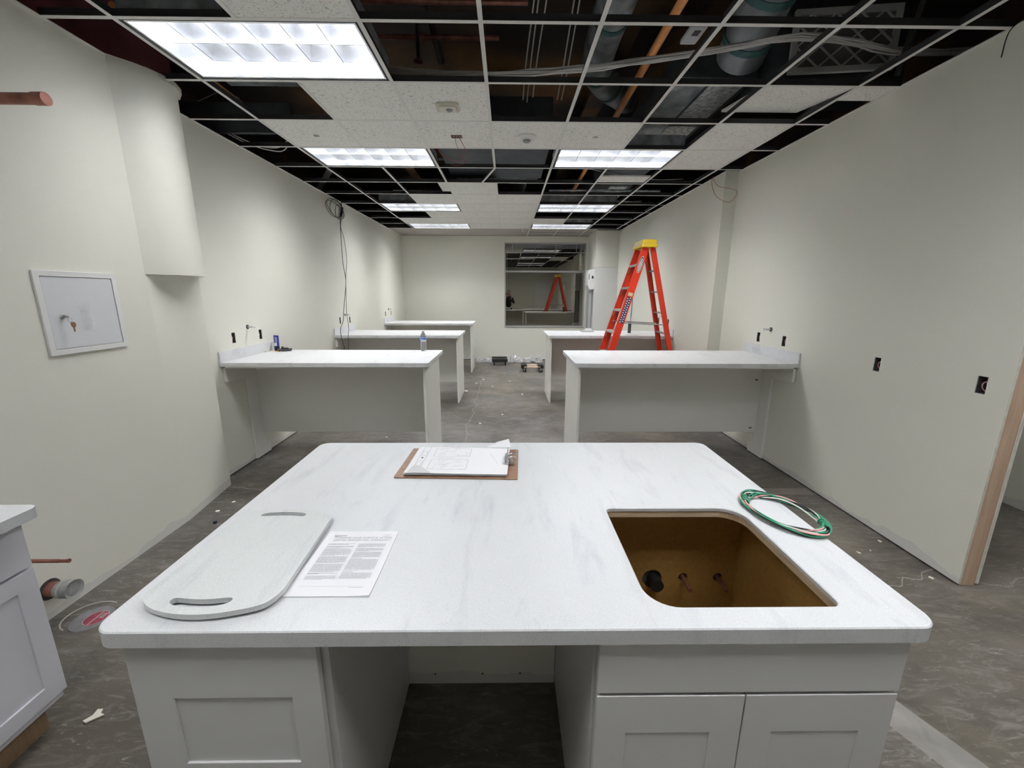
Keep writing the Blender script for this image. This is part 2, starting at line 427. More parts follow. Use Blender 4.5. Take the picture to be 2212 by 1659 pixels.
M['red'] = simple('red_plastic_wire', (0.38, 0.045, 0.04), 0.45)
M['redbox'] = simple('dark_red_box', (0.16, 0.02, 0.02), 0.5)
M['pinkw'] = simple('pink_wire', (0.75, 0.40, 0.37), 0.45)
M['greenw'] = simple('green_wire', (0.04, 0.28, 0.16), 0.35)
M['blackw'] = simple('black_wire', (0.015, 0.015, 0.015), 0.35)
M['whitew'] = simple('white_wire', (0.72, 0.70, 0.66), 0.4)
M['box_dark'] = simple('dark_electrical_box', (0.06, 0.052, 0.055), 0.6, noise=0.5, nscale=40)
M['steel'] = simple('brushed_steel', (0.55, 0.55, 0.54), 0.35, metal=0.9)
M['brass'] = simple('brass_key', (0.30, 0.20, 0.12), 0.35, metal=0.9)
M['paper'] = simple('white_paper', (0.80, 0.80, 0.82), 0.75)
M['ink'] = simple('grey_print', (0.33, 0.33, 0.35), 0.8)
M['ink_light'] = simple('pale_grey_print', (0.52, 0.52, 0.55), 0.8)
M['hardboard'] = mat_wood('brown_hardboard', (0.20, 0.105, 0.06), (0.29, 0.17, 0.105), 12, (2, 2, 1), 0.5)
M['ladder'] = simple('orange_red_fibreglass', (0.66, 0.036, 0.010), 0.42, noise=0.06, nscale=8)
M['alu'] = simple('aluminium_tread', (0.50, 0.50, 0.48), 0.42, metal=0.55)
M['yellow'] = simple('yellow_moulded_cap', (0.72, 0.50, 0.02), 0.42)
M['cream'] = simple('cream_label', (0.62, 0.55, 0.32), 0.6)
M['navy'] = simple('navy_label', (0.02, 0.035, 0.10), 0.5)
M['blue'] = simple('blue_tube', (0.015, 0.035, 0.30), 0.35)
M['bluel'] = simple('blue_bottle_label', (0.05, 0.20, 0.55), 0.4)
M['glass_dark'] = None
M['gypsum_dim'] = simple('shaded_soffit_board', (0.46, 0.42, 0.39), 0.8)  # drywall toned down, the dimness of the unlit soffit is in the colour
M['frame'] = simple('grey_window_metal', (0.42, 0.42, 0.41), 0.4, metal=0.3)
M['blind'] = simple('grey_blind_slats', (0.34, 0.34, 0.37), 0.5)
M['maple'] = mat_wood('pale_maple', (0.62, 0.47, 0.33), (0.74, 0.58, 0.43), 6, (1, 9, 9))
M['yellowwood'] = simple('yellow_pencil_wood', (0.70, 0.48, 0.12), 0.5)
M['charcoal'] = simple('charcoal_plastic', (0.05, 0.05, 0.055), 0.5)
M['skin'] = simple('skin', (0.50, 0.30, 0.22), 0.5)
M['hair'] = simple('dark_hair', (0.02, 0.014, 0.01), 0.6)
M['jacket'] = simple('dark_jacket', (0.02, 0.02, 0.022), 0.8, noise=0.2)
M['jeans'] = simple('dark_trousers', (0.03, 0.035, 0.05), 0.85)
M['ceramic'] = simple('plaster_chip', (0.75, 0.71, 0.62), 0.8)
def _glassdark():
    m, nt, b, N, L = nm('night_window_glass')
    b.inputs['Base Color'].default_value = (0.004, 0.004, 0.003, 1); b.inputs['Roughness'].default_value = 0.012
    b.inputs['IOR'].default_value = 3.0; b.inputs['Specular Tint'].default_value = (1.0, 0.97, 0.84, 1)
    return m
M['glass_dark'] = _glassdark()
def _clear():
    m, nt, b, N, L = nm('clear_bottle_plastic')
    b.inputs['Base Color'].default_value = (0.95, 0.97, 0.98, 1); b.inputs['Roughness'].default_value = 0.08
    b.inputs['Transmission Weight'].default_value = 0.92; b.inputs['IOR'].default_value = 1.25
    return m
M['clear'] = _clear()
def _sheet():
    m, nt, b, N, L = nm('crumpled_clear_sheeting')
    b.inputs['Base Color'].default_value = (0.85, 0.86, 0.86, 1); b.inputs['Roughness'].default_value = 0.18
    b.inputs['Alpha'].default_value = 0.42; b.inputs['Specular IOR Level'].default_value = 0.9
    return m
M['sheet'] = _sheet()

# ------------------------------------------------------------------ room constants
XL, XR, XR2, YB, H = -0.5445, 4.55, 4.40, 7.80, 2.96
YR = -3.70            # wall behind the camera
U = 0.6096
def struct(o): return tag(o, kind='structure')

# floor
f = MB(); f.box(-1.2, 6.4, YR-0.3, YB+0.3, -0.12, 0.0); struct(f.build('floor', M['floor']))

def plate(mapf, u0, u1, z0, z1, th, holes):
    """wall sheet in (u,z), mapf(u,z,d)->xyz with d=0 the room face, d=th the back"""
    us = sorted({u0, u1} | {h[0] for h in holes} | {h[1] for h in holes})
    zs = sorted({z0, z1} | {h[2] for h in holes} | {h[3] for h in holes})
    mb = MB()
    def inh(u, z): return any(h[0] < u < h[1] and h[2] < z < h[3] for h in holes)
    for i in range(len(us)-1):
        for j in range(len(zs)-1):
            if inh((us[i]+us[i+1])/2, (zs[j]+zs[j+1])/2): continue
            for d in (0, th):
                q = [mapf(us[i], zs[j], d), mapf(us[i+1], zs[j], d), mapf(us[i+1], zs[j+1], d), mapf(us[i], zs[j+1], d)]
                mb.add(q, [(0, 1, 2, 3)])
    for (a, b_, c, d_) in [(u0, u1, z0, z1)] + list(holes):
        P = [(a, c), (b_, c), (b_, d_), (a, d_)]
        for k in range(4):
            p, q = P[k], P[(k+1) % 4]
            mb.add([mapf(*p, 0), mapf(*q, 0), mapf(*q, th), mapf(*p, th)], [(0, 1, 2, 3)])
    return mb
def weld(o):
    bm = bmesh.new(); bm.from_mesh(o.data); bmesh.ops.remove_doubles(bm, verts=bm.verts, dist=1e-5)
    bmesh.ops.recalc_face_normals(bm, faces=bm.faces); bm.to_mesh(o.data); bm.free(); return o

GW, GH = 0.025, 0.048      # half size of a single outlet cut-out
L_OUT = [(1.379, 1.222), (1.795, 1.215), (3.827, 1.225), (4.212, 1.212), (6.171, 1.212), (6.584, 1.212)]
R_OUT = [(1.382, 1.203), (1.777, 1.201), (0.388, 1.154), (-0.257, 1.150)]
R2_OUT = [(3.80, 1.21), (4.20, 1.21)]
TOPZ = 2.975
hl = [(y-GW, y+GW, z-GH, z+GH) for y, z in L_OUT]
struct(weld(plate(lambda u, z, d: (XL-d, u, z), 0.90, YB, 0.012, TOPZ, 0.014, hl).build('wall_left', M['wall'])))
hr = [(y-GW, y+GW, z-GH, z+GH) for y, z in R_OUT]
struct(weld(plate(lambda u, z, d: (XR+d, u, z), -0.391, 2.52, 0.012, TOPZ, 0.014, hr).build('wall_right', M['wall'])))
hr2 = [(y-GW, y+GW, z-GH, z+GH) for y, z in R2_OUT]
struct(weld(plate(lambda u, z, d: (XR2+d, u, z), 2.52, YB, 0.012, TOPZ, 0.014, hr2).build('wall_right_far', M['wall'])))
b = MB(); b.box(XR2+0.0142, XR+0.014, 2.52, 2.534, 0.012, TOPZ); struct(b.build('wall_right_return', M['wall']))
b = MB(); b.box(XL-0.13, XL-0.10, 0.9, YB, 0.0, TOPZ); struct(b.build('wall_left_outer', M['wall']))
b = MB(); b.box(XR+0.104, XR+0.118, -0.391, YB, 0.012, TOPZ); struct(b.build('wall_right_outer', M['wall']))
b = MB(); b.box(XR+0.015, XR+0.103, -0.386, -0.345, 0.0, TOPZ); struct(b.build('trim_1', M['stud']))
b = MB(); b.box(XR+0.0005, XR+0.0135, -0.3925, -0.391, 0.015, TOPZ-0.02); b.box(XR+0.1045, XR+0.1175, -0.3925, -0.391, 0.015, TOPZ-0.02)
struct(b.build('trim_2', M['gyp']))
# header over the opening and the right wall behind the camera
b = MB(); b.box(XR, XR+0.118, -1.45, -0.392, 2.13, TOPZ); b.box(XR, XR+0.118, YR, -1.45, 0.0, TOPZ); struct(b.build('wall_right_rear', M['wall']))
b = MB(); b.box(-1.0, XR+1.42, YR-0.12, YR, 0.0, TOPZ); struct(b.build('wall_rear', M['wall']))
b = MB(); b.box(5.96, 6.08, YR, YB, 0.0, TOPZ); struct(b.build('wall_hall', M['wall']))
b = MB(); b.box(XR+0.118, 5.96, 3.0, 3.1, 0.0, TOPZ); struct(b.build('wall_hall_end', M['wall']))
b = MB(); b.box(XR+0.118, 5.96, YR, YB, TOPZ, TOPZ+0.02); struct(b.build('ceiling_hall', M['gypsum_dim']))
# near left wall (slightly nearer, bending back towards its outer corner)
out = [(-0.36, YR), (-0.36, 0.34), (-0.43, 0.90), (XL-0.02, 0.90), (XL-0.02, YR)]
b = MB(); b.prism(out, 0.0, TOPZ); struct(b.build('wall_left_near', M['wall']))
arc = [(-0.362, 0.335), (-0.325, 0.385), (-0.280, 0.445), (-0.246, 0.520), (-0.236, 0.600), (-0.250, 0.690), (-0.290, 0.775), (-0.350, 0.850), (-0.43, 0.912), (-0.515, 0.95), (XL, 0.96)]
arcs = [(p.x, p.y) for p in smoothpath([(a[0], a[1], 0) for a in arc], 4)]
b = MB(); b.prism(arcs + [(XL-0.02, 0.96), (XL-0.02, 0.335)], 1.742, TOPZ)
struct(b.build('wall_left_bulkhead', M['wall'], smooth=True))
b = MB(); lip = [(-0.262, 0.49), (-0.238, 0.56), (-0.226, 0.62), (-0.229, 0.69), (-0.262, 0.78), (-0.34, 0.865)]
b.prism(lip + [(-0.40, 0.80), (-0.40, 0.58)], 2.948, 2.98); struct(b.build('trim_3', M['gyp'], smooth=True))

# back wall with the window opening
WX0, WX1, WZ0, WZ1 = 1.903, 3.862, 0.822, 2.820
struct(weld(plate(lambda u, z, d: (u, YB+d, z), XL-0.12, XR+0.12, 0.012, TOPZ, 0.12, [(WX0, WX1, WZ0, WZ1)]).build('wall_back', M['wall'])))
b = MB(); b.box(3.890, XR2, 6.85, YB, 2.205, TOPZ); struct(b.build('wall_back_soffit', M['wall']))
# dark gap where the boards stop above the slab
b = MB(); b.box(XL-0.013, XL-0.010, 0.92, YB, 0, 0.02); b.box(XR+0.012, XR+0.014, -0.38, 2.5, 0, 0.02); b.box(XL, XR2, YB+0.004, YB+0.010, 0, 0.02)
b.box(XR2+0.012, XR2+0.014, 2.54, YB, 0, 0.02)
struct(b.build('baseboard_gap', M['box_dark']))

# window
wr = empty('window_1', (0, 0, 0)); struct(wr)
g = MB(); g.box(WX0+0.02, WX1-0.02, YB+0.062, YB+0.068, WZ0+0.02, WZ1-0.02); g.build('pane', M['glass_dark'], wr)
g = MB()
g.box(WX0, WX0+0.03, YB+0.04, YB+0.09, WZ0, WZ1); g.box(WX1-0.03, WX1, YB+0.04, YB+0.09, WZ0, WZ1)
g.box(WX0+0.03, WX1-0.03, YB+0.04, YB+0.09, WZ0, WZ0+0.03); g.box(WX0+0.03, WX1-0.03, YB+0.04, YB+0.09, WZ1-0.03, WZ1)
g.build('window_frame', M['frame'], wr, bevel=0.002)
g = MB(); g.box(WX0+0.03, WX1-0.03, YB+0.045, YB+0.085, 2.135, 2.175); g.build('mullion', M['frame'], wr, bevel=0.002)
g = MB(); g.box(WX0-0.004, WX1+0.004, YB-0.012, YB+0.04, WZ0-0.012, WZ0+0.006); g.build('window_sill', M['frame'], wr, bevel=0.002)
bl = empty('window_blind', (0, 0, 0)); tag(bl, 'grey slatted blind drawn up at the top of the dark window', 'blind')
g = MB(); g.box(WX0+0.01, WX1-0.01, YB+0.005, YB+0.038, WZ1-0.035, WZ1-0.004); g.build('headrail', M['frame'], bl, bevel=0.002)
g = MB()
for k in range(9): g.box(WX0+0.014, WX1-0.014, YB+0.006, YB+0.036, WZ1-0.048-k*0.011, WZ1-0.045-k*0.011)
g.build('slats', M['blind'], bl)
g = MB(); g.box(WX0+0.014, WX1-0.014, YB+0.008, YB+0.034, WZ1-0.232, WZ1-0.218); g.build('bottom_rail', M['frame'], bl, bevel=0.002)
for xx in (2.08, 2.62, 3.12, 3.62):
    g = MB(); g.box(xx, xx+0.012, YB+0.007, YB+0.0095, WZ1-0.22, WZ1-0.035); g.build('ladder_tape', M['blind'], bl)
g = MB(); g.tube([(WX0+0.06, YB+0.012, WZ1-0.05), (WX0+0.062, YB+0.014, 1.55)], 0.003, 6); g.build('tilt_wand', M['frame'], bl)
# door in the rear wall, seen mirrored in the glass
dr = empty('door_1', (0, 0, 0)); struct(dr)
g = MB(); g.box(3.42, 4.30, YR, YR+0.035, 0.01, 2.17); g.build('door_panel', M['plastic_w'], dr, bevel=0.003)
g = MB(); g.box(3.34, 3.42, YR, YR+0.05, 0, 2.25); g.box(4.30, 4.38, YR, YR+0.05, 0, 2.25); g.box(3.42, 4.30, YR, YR+0.05, 2.17, 2.25); g.build('door_frame', M['tee'], dr, bevel=0.003)
g = MB(); g.tube([(3.50, YR+0.03, 1.0), (3.50, YR+0.08, 1.0), (3.60, YR+0.08, 1.0)], 0.009, 8); g.build('handle', M['steel'], dr, smooth=True)

# ------------------------------------------------------------------ ceiling grid
NY0, NY1 = -6, 11
lightcells = {('L', 0), ('L', 3), ('L', 7), ('L', 10), ('R', 3), ('R', 7), ('R', 10), ('L', -4), ('R', -4), ('R', -2)}
yend = 10.92*U
g = MB()
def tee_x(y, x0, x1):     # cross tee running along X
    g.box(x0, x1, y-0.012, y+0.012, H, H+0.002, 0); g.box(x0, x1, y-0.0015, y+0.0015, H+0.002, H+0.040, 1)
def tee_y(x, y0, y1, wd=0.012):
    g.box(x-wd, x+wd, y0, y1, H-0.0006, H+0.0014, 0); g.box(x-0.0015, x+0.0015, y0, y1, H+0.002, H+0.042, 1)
for i in range(NY0, NY1+1):
    y = min(i*U, yend)
    xe = XR if y < 2.52 else XR2
    xs = -0.36 if y < 0.34 else (-0.24 if y < 0.9 else XL)
    tee_x(y, xs, xe)
for k in (0, 2, 4, 6, 7):
    tee_y(k*U, NY0*U, yend)
tee_y(3*U, NY0*U, 4*U); tee_y(3*U, 5*U, yend)
# tee knocked askew between the black duct and the first full tile
d0 = Vector((3*U, 4*U+0.012, 0)); d1 = Vector((2.72*U, 5*U-0.012, 0)); dv = (d1-d0); nv = Vector((-dv.y, dv.x, 0)).normalized()*0.012
g.add([(d0-nv)+Vector((0, 0, H)), (d0+nv)+Vector((0, 0, H)), (d1+nv)+Vector((0, 0, H)), (d1-nv)+Vector((0, 0, H)),
       (d0-nv)+Vector((0, 0, H+0.002)), (d0+nv)+Vector((0, 0, H+0.002)), (d1+nv)+Vector((0, 0, H+0.002)), (d1-nv)+Vector((0, 0, H+0.002))],
      [(0, 1, 2, 3), (4, 5, 6, 7), (0, 1, 5, 4), (1, 2, 6, 5), (2, 3, 7, 6), (3, 0, 4, 7)], 0)
g.add([d0+Vector((0, 0, H+0.002)), d1+Vector((0, 0, H+0.002)), d1+Vector((0, 0, H+0.04)), d0+Vector((0, 0, H+0.04))], [(0, 1, 2, 3)], 1)
for i in range(NY0, NY1):
    if ('L', i) not in lightcells: tee_y(1*U, i*U+0.012, min((i+1)*U, yend)-0.012)
    if ('R', i) not in lightcells: tee_y(5*U, i*U+0.012, min((i+1)*U, yend)-0.012)
struct(g.build('ceiling', [M['tee'], M['web']]))
# wall angle
g = MB()
for (x0, x1, y0, y1) in ((XL, XL+0.018, 0.97, YB), (XR-0.018, XR, -0.39, 2.52), (XR2-0.018, XR2, 2.52, 6.85), (XL, 3.89, YB-0.018, YB), (-0.36, -0.342, YR, 0.33), (3.89, XR2, 6.832, 6.85), (-0.36, XR, YR, YR+0.018)):
    g.box(x0, x1, y0, y1, H+0.0004, H+0.0019)
struct(g.build('ceiling_angle', M['tee']))
# plain board soffit at the back
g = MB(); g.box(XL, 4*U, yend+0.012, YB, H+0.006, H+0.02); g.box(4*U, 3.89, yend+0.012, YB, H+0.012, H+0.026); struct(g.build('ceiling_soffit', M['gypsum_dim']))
g = MB()
for x in (4*U, 5*U, 6*U): g.box(x-0.012, x+0.012, yend, YB, H-0.0006, H+0.0014)
g.box(4*U, 3.89, 11.9*U-0.012, 11.9*U+0.012, H, H+0.002); struct(g.build('ceiling_soffit_tees', M['tee']))
g = MB(); g.box(4*U, 3.89, 11.9*U+0.014, 11.9*U+0.05, H+0.010, H+0.0118); g.box(XL, 3.89, YB-0.05, YB-0.019, H+0.004, H+0.0058); struct(g.build('ceiling_shadow_gap', M['shadow_gap']))
# slab above and the dark walls round the plenum
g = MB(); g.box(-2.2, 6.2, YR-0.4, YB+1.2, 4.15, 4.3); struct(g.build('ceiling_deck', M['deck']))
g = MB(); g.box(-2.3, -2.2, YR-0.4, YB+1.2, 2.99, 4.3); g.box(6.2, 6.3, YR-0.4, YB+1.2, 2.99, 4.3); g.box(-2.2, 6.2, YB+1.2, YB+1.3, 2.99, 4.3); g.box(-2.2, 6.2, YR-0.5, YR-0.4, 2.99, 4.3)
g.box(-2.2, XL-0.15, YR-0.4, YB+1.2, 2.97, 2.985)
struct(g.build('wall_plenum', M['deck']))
for (x, ww, yy0, yy1) in ((0.2, 0.16, YR, YB), (3.0, 0.2, YR, YB)):
    g = MB(); g.box(x-ww/2, x+ww/2, yy0, yy1, 4.13, 4.15); g.box(x-0.008, x+0.008, yy0, yy1, 3.85, 4.13); g.box(x-ww/2, x+ww/2, yy0, yy1, 3.83, 3.85)
    tag(g.build('steel_beam', M['deck']), 'dark steel beam under the slab above %s row of lights' % ('the left' if x < 1 else 'the right'), 'beam')

# ceiling tiles
def tile_obj(x0, x1, y0, y1, label, z=H+0.0022, holes=(), tilt=0.0, th=0.015, group='white fissured ceiling tiles'):
    cx_, cy0 = (x0+x1)/2, y0
    mb = MB()
    outl = [(x0-cx_, 0), (x1-cx_, 0), (x1-cx_, y1-y0), (x0-cx_, y1-y0)]
    mb.prism(outl, 0, th, holes=holes)
    o = mb.build('ceiling_tile', M['tile'], loc=(cx_, cy0, z))
    o.rotation_euler = (tilt, 0, 0)
    tag(o, label, 'ceiling tile', group); return o
def cell(k, i, label, **kw):
    x0 = k*U+0.003; x1 = (k+1)*U-0.003
    return tile_obj(x0, x1, i*U+0.003, (i+1)*U-0.003, label, **kw)
cell(1, -1, 'ceiling tile just on the camera side of the large near-left light, cut off by the top edge of the photo')
cell(1, 1, 'plain ceiling tile directly behind the right half of the large near-left light')
t_sensor = cell(2, 1, 'ceiling tile carrying the square beige motion sensor')
cell(6, 1, 'ceiling tile tipped up at its far edge, beside the right wall', tilt=0.13)
tile_obj(7*U+0.003, XR-0.004, U+0.003, U+0.20, 'short offcut of ceiling tile against the right wall beside the tipped tile')
cell(0, 2, 'ceiling tile with a round hole, left one of the row behind the nearest light', holes=[circ(0.0, 0.33, 0.027)])
cell(1, 2, 'ceiling tile between the round-hole tile and the tile with the dark red box')
cell(2, 2, 'ceiling tile with the dark red box and dangling red wires', holes=[[(-0.045, 0.285), (0.045, 0.285), (0.045, 0.345), (-0.045, 0.345)]])
cell(3, 2, 'ceiling tile carrying the round white smoke detector')
cell(4, 2, 'ceiling tile with a small round hole, right of the smoke detector tile', holes=[circ(-0.01, 0.31, 0.025)])
cell(6, 2, 'second ceiling tile from the camera in the column nearest the right wall')
cell(6, 3, 'third ceiling tile in the column nearest the right wall, level with the second right light')
tile_obj(5*U+0.02, 6*U-0.012, 4.55*U, 4.98*U, 'narrow white tile strip lifted behind the nearest right light', z=H+0.012)
tile_obj(1.80*U, 2*U-0.012, 5*U+0.02, 5.80*U, 'white tile corner poking out left of the first tile in the centre columns', z=H+0.010)
names3 = {5: 'first tile behind the crooked tee, in the left centre column', }
ordn = {5: 'first', 6: 'second', 7: 'third', 8: 'fourth', 9: 'fifth', 10: 'sixth'}
for i in (5, 6, 7, 8, 9, 10):
    cell(2, i, 'ceiling tile %s from the black duct in the left centre column of the unbroken far patch' % ordn[i])
for i in (6, 7, 8, 9, 10):
    cell(3, i, 'ceiling tile %s from the round flex duct in the right centre column of the unbroken far patch' % ordn[i-1])
cell(1, 6, 'ceiling tile just in front of the third left light')
cell(1, 8, 'ceiling tile just behind the third left light')
cell(1, 9, 'ceiling tile just in front of the farthest left light, right half')
cell(0, 9, 'ceiling tile with a small dark hole just in front of the farthest left light', holes=[circ(0.0, 0.3, 0.022)])
cell(4, 9, 'ceiling tile with a small dark hole just in front of the farthest right light', holes=[circ(0.0, 0.3, 0.022)])

# ------------------------------------------------------------------ recessed lights
def make_troffer(lens):
    root = empty('recessed_light')
    W, D = 2*U-0.026, U-0.026
    z0 = 0.004
    mb = MB()   # housing: open box
    t = 0.004
    mb.box(0, W, 0, t, z0, 0.13); mb.box(0, W, D-t, D, z0, 0.13); mb.box(0, t, t, D-t, z0, 0.13); mb.box(W-t, W, t, D-t, z0, 0.13); mb.box(0, W, 0, D, 0.13, 0.134)
    mb.build('housing', M['galv'], root)
    mb = MB(); e = 0.014
    for (x0, x1, y0, y1) in ((t, W-t, t, e), (t, W-t, D-e, D-t), (t, e, e, D-e), (W-e, W-t, e, D-e)): mb.box(x0, x1, y0, y1, z0+0.004, z0+0.012)
    mb.build('shadow_gap', M['shadow_gap'], root)  # black strip standing in for the shadow gap round the louver
    mb = MB(); e2 = 0.026
    for (x0, x1, y0, y1) in ((e, W-e, e, e2), (e, W-e, D-e2, D-e), (e, e2, e2, D-e2), (W-e2, W-e, e2, D-e2)): mb.box(x0, x1, y0, y1, z0, z0+0.100)
    mb.build('louver_frame', M['louver'], root, bevel=0.001)
    # blades: thin at the bottom edge, wide and curved at the top like parabolic reflectors
    X0, X1, Y0, Y1 = e2, W-e2, e2, D-e2
    prof = [(0.0026, z0+0.001), (0.0030, z0+0.012), (0.006, z0+0.034), (0.013, z0+0.062), (0.024, z0+0.098)]
    mb = MB()
    for k in range(1, 6):
        xc = X0+(X1-X0)*k/6
        vs = []
        for (hw, z) in prof: vs += [(xc-hw, Y0, z), (xc+hw, Y0, z), (xc-hw, Y1, z), (xc+hw, Y1, z)]
        fs = []
        for j in range(len(prof)-1):
            a = j*4; fs += [(a, a+2, a+6, a+4), (a+1, a+5, a+7, a+3)]
        fs += [(16, 18, 19, 17)]
        mb.add(vs, fs); mb.add(vs[:4], [(0, 1, 3, 2)], 1)
    for k in (1, 2):
        yc = Y0+(Y1-Y0)*k/3
        vs = []
        for (hw, z) in prof: vs += [(X0, yc-hw, z), (X0, yc+hw, z), (X1, yc-hw, z), (X1, yc+hw, z)]
        fs = []
        for j in range(len(prof)-1):
            a = j*4; fs += [(a, a+2, a+6, a+4), (a+1, a+5, a+7, a+3)]
        fs += [(16, 18, 19, 17)]
        mb.add(vs, fs); mb.add(vs[:4], [(0, 1, 3, 2)], 1)
    mb.build('louver', [M['louver'], M['louver_edge']], root, smooth=True)
    mb = MB(); mb.box(X0+0.001, X1-0.001, Y0+0.001, Y1-0.001, z0+0.104, z0+0.108); mb.build('lamp_diffuser', lens, root)
    return root
LL = {('L', 0): 'largest recessed ceiling light, nearest the camera at upper left',
      ('L', 3): 'recessed ceiling light second from the camera in the left row',
      ('L', 7): 'recessed ceiling light third from the camera in the left row',
      ('L', 10): 'farthest recessed ceiling light in the left row, by the back soffit',
      ('R', 3): 'nearest recessed ceiling light of the right row, beside the two-tile patch',
      ('R', 7): 'middle recessed ceiling light of the right row, above the ladder',
      ('R', 10): 'farthest recessed ceiling light of the right row, in front of the window',
      ('L', -4): 'added recessed ceiling light behind the camera on the left, out of view',  # unseen fixture added to lift the left of the island
      ('R', -4): 'added recessed ceiling light behind the camera on the right, out of view',  # unseen fixture added to brighten the cabinet fronts
      ('R', -2): 'added recessed ceiling light over the island on the right, out of view'}  # unseen fixture added to brighten the near right wall
proto = make_troffer(M['lens']); proto_far = make_troffer(M['lens_far']); used = set()
for key, lab in LL.items():
    p_ = proto_far if key[1] >= 3 else proto
    o = copy_tree(p_) if p_ in used else p_; used.add(p_)
    o.location = ((0 if key[0] == 'L' else 4)*U+0.013, key[1]*U+0.013, H)
    tag(o, lab, 'ceiling light', 'recessed louvred ceiling lights')
o = copy_tree(proto); o.location = (4.75, -1.4, TOPZ-0.15); tag(o, 'added recessed light in the side hall beyond the right doorway, out of view', 'ceiling light', 'recessed louvred ceiling lights')  # unseen fixture added to brighten the hall side

# ceiling devices
s = empty('motion_sensor', (1.528, 0.955, H)); tag(s, 'square beige ceiling motion sensor with an oval lens', 'sensor')
g = MB(); g.prism(rrect(-0.085, 0.085, -0.07, 0.07, 0.025), -0.012, 0.0015); g.build('mounting_plate', M['cream'] if 0 else simple('beige_plastic', (0.60, 0.57, 0.48), 0.45), s, bevel=0.003)
g = MB(); g.prism(rrect(-0.058, 0.062, -0.048, 0.048, 0.012), -0.022, -0.0125); g.build('sensor_body', simple('beige_plastic_face', (0.68, 0.65, 0.56), 0.4), s, bevel=0.003)
g = MB(); g.lathe([(0.0, -0.036), (0.012, -0.034), (0.022, -0.028), (0.026, -0.0225)], (0.012, 0, 0), 20); g.build('lens', M['plastic_g'], s, smooth=True)
s = empty('smoke_detector', (2.133, 1.535, H)); tag(s, 'round white smoke detector on a centre ceiling tile', 'smoke detector')
g = MB(); g.lathe([(0.0, 0.0015), (0.083, 0.0015), (0.085, -0.006), (0.070, -0.020), (0.045, -0.026), (0.0, -0.026)][::-1], n=32); g.build('base', M['plastic_w'], s, smooth=True)
g = MB(); g.lathe([(0.0, -0.046), (0.022, -0.044), (0.032, -0.038), (0.034, -0.0265), (0.0, -0.0265)], n=24); g.build('sensing_chamber', M['plastic_g'], s, smooth=True)
s = empty('junction_box', (1.524, 1.54, H)); tag(s, 'dark red ceiling box with thin red wires looping down', 'junction box')
g = MB()
g.box(-0.048, 0.048, -0.033, -0.029, -0.0015, 0.035); g.box(-0.048, 0.048, 0.029, 0.033, -0.0015, 0.035); g.box(-0.048, -0.044, -0.029, 0.029, -0.0015, 0.035); g.box(0.044, 0.048, -0.029, 0.029, -0.0015, 0.035); g.box(-0.048, 0.048, -0.033, 0.033, 0.035, 0.038)
g.build('box_body', M['redbox'], s)
g = MB(); g.tube(smoothpath([(-0.02, 0.01, 0.03), (-0.012, 0.03, -0.04), (0.02, 0.06, -0.12), (0.03, 0.06, -0.172), (-0.05, 0.06, -0.170), (-0.14, 0.06, -0.13), (-0.175, 0.06, -0.075)]), 0.0022, 6); g.build('wire', M['red'], s, smooth=True)
g = MB(); g.tube(smoothpath([(0.0, 0.01, 0.03), (0.05, 0.04, -0.05), (0.085, 0.06, -0.12), (0.06, 0.06, -0.19), (-0.01, 0.06, -0.215), (-0.075, 0.06, -0.20)]), 0.0022, 6); g.build('wire', M['red'], s, smooth=True)
g = MB(); g.tube(smoothpath([(4.385, 2.80, 2.99), (4.37, 2.76, 2.88), (4.36, 2.595, 2.72), (4.35, 2.30, 2.60), (4.35, 2.168, 2.627), (4.36, 2.162, 2.68), (4.365, 2.332, 2.746), (4.37, 2.60, 2.833), (4.385, 2.77, 2.95), (4.39, 2.80, 2.99)]), 0.0022, 6)
tag(g.build('wire_loop', M['red'], smooth=True), 'thin red wire looping down at the jog of the right wall', 'wire')
g = MB(); g.tube(smoothpath([(4.545, -0.06, 2.985), (4.50, -0.03, 2.93), (4.52, 0.0, 2.83)]), 0.003, 6)
tag(g.build('hanging_wire', M['blackw'], smooth=True), 'short dark wire hanging over the top of the right wall', 'wire')

# ------------------------------------------------------------------ plenum services
def thing(mb, name, mat, label, cat, group=None, **kw):
    return tag(mb.build(name, mat, **kw), label, cat, group)
g = MB(); g.tube([(3.02, -1.0, 3.40), (3.13, 5.6, 3.40)], 0.030, 14); thing(g, 'sprinkler_pipe', M['orange'], 'orange sprinkler pipe running back above the right ceiling grid', 'pipe', smooth=True)
g = MB(); g.tube([(-0.40, 0.5, 3.3), (-0.47, 2.3, 3.3)], 0.024, 12); thing(g, 'orange_pipe', M['orange'], 'dull orange pipe above the missing tile behind the largest light', 'pipe', smooth=True)
def duct(name, pts, r, mat, label, rings=()):
    root = empty(name, pts[0]); o0 = Vector(pts[0]); tag(root, label, 'duct')
    g = MB(); g.tube([Vector(p)-o0 for p in smoothpath(pts, 6)], r, 24); g.build('duct_body', mat, root, smooth=True)
    P = [Vector(p) for p in smoothpath(pts, 6)]
    for t in rings:
        i = int(t*(len(P)-1)); i = min(max(i, 1), len(P)-2)
        d = (P[i+1]-P[i-1]).normalized()
        g = MB(); g.tube([P[i]-d*0.022-o0, P[i]+d*0.022-o0], r+0.008, 24); g.build('duct_band', M['teal'], root, smooth=True)
    return root
duct('round_duct', [(2.70, -0.6, 3.62), (2.72, 0.7, 3.62), (2.75, 1.65, 3.62), (2.92, 2.15, 3.66), (3.28, 2.60, 3.70)], 0.135, M['galv'], 'round galvanised duct running back beside the orange pipe', (0.35, 0.62, 0.8))
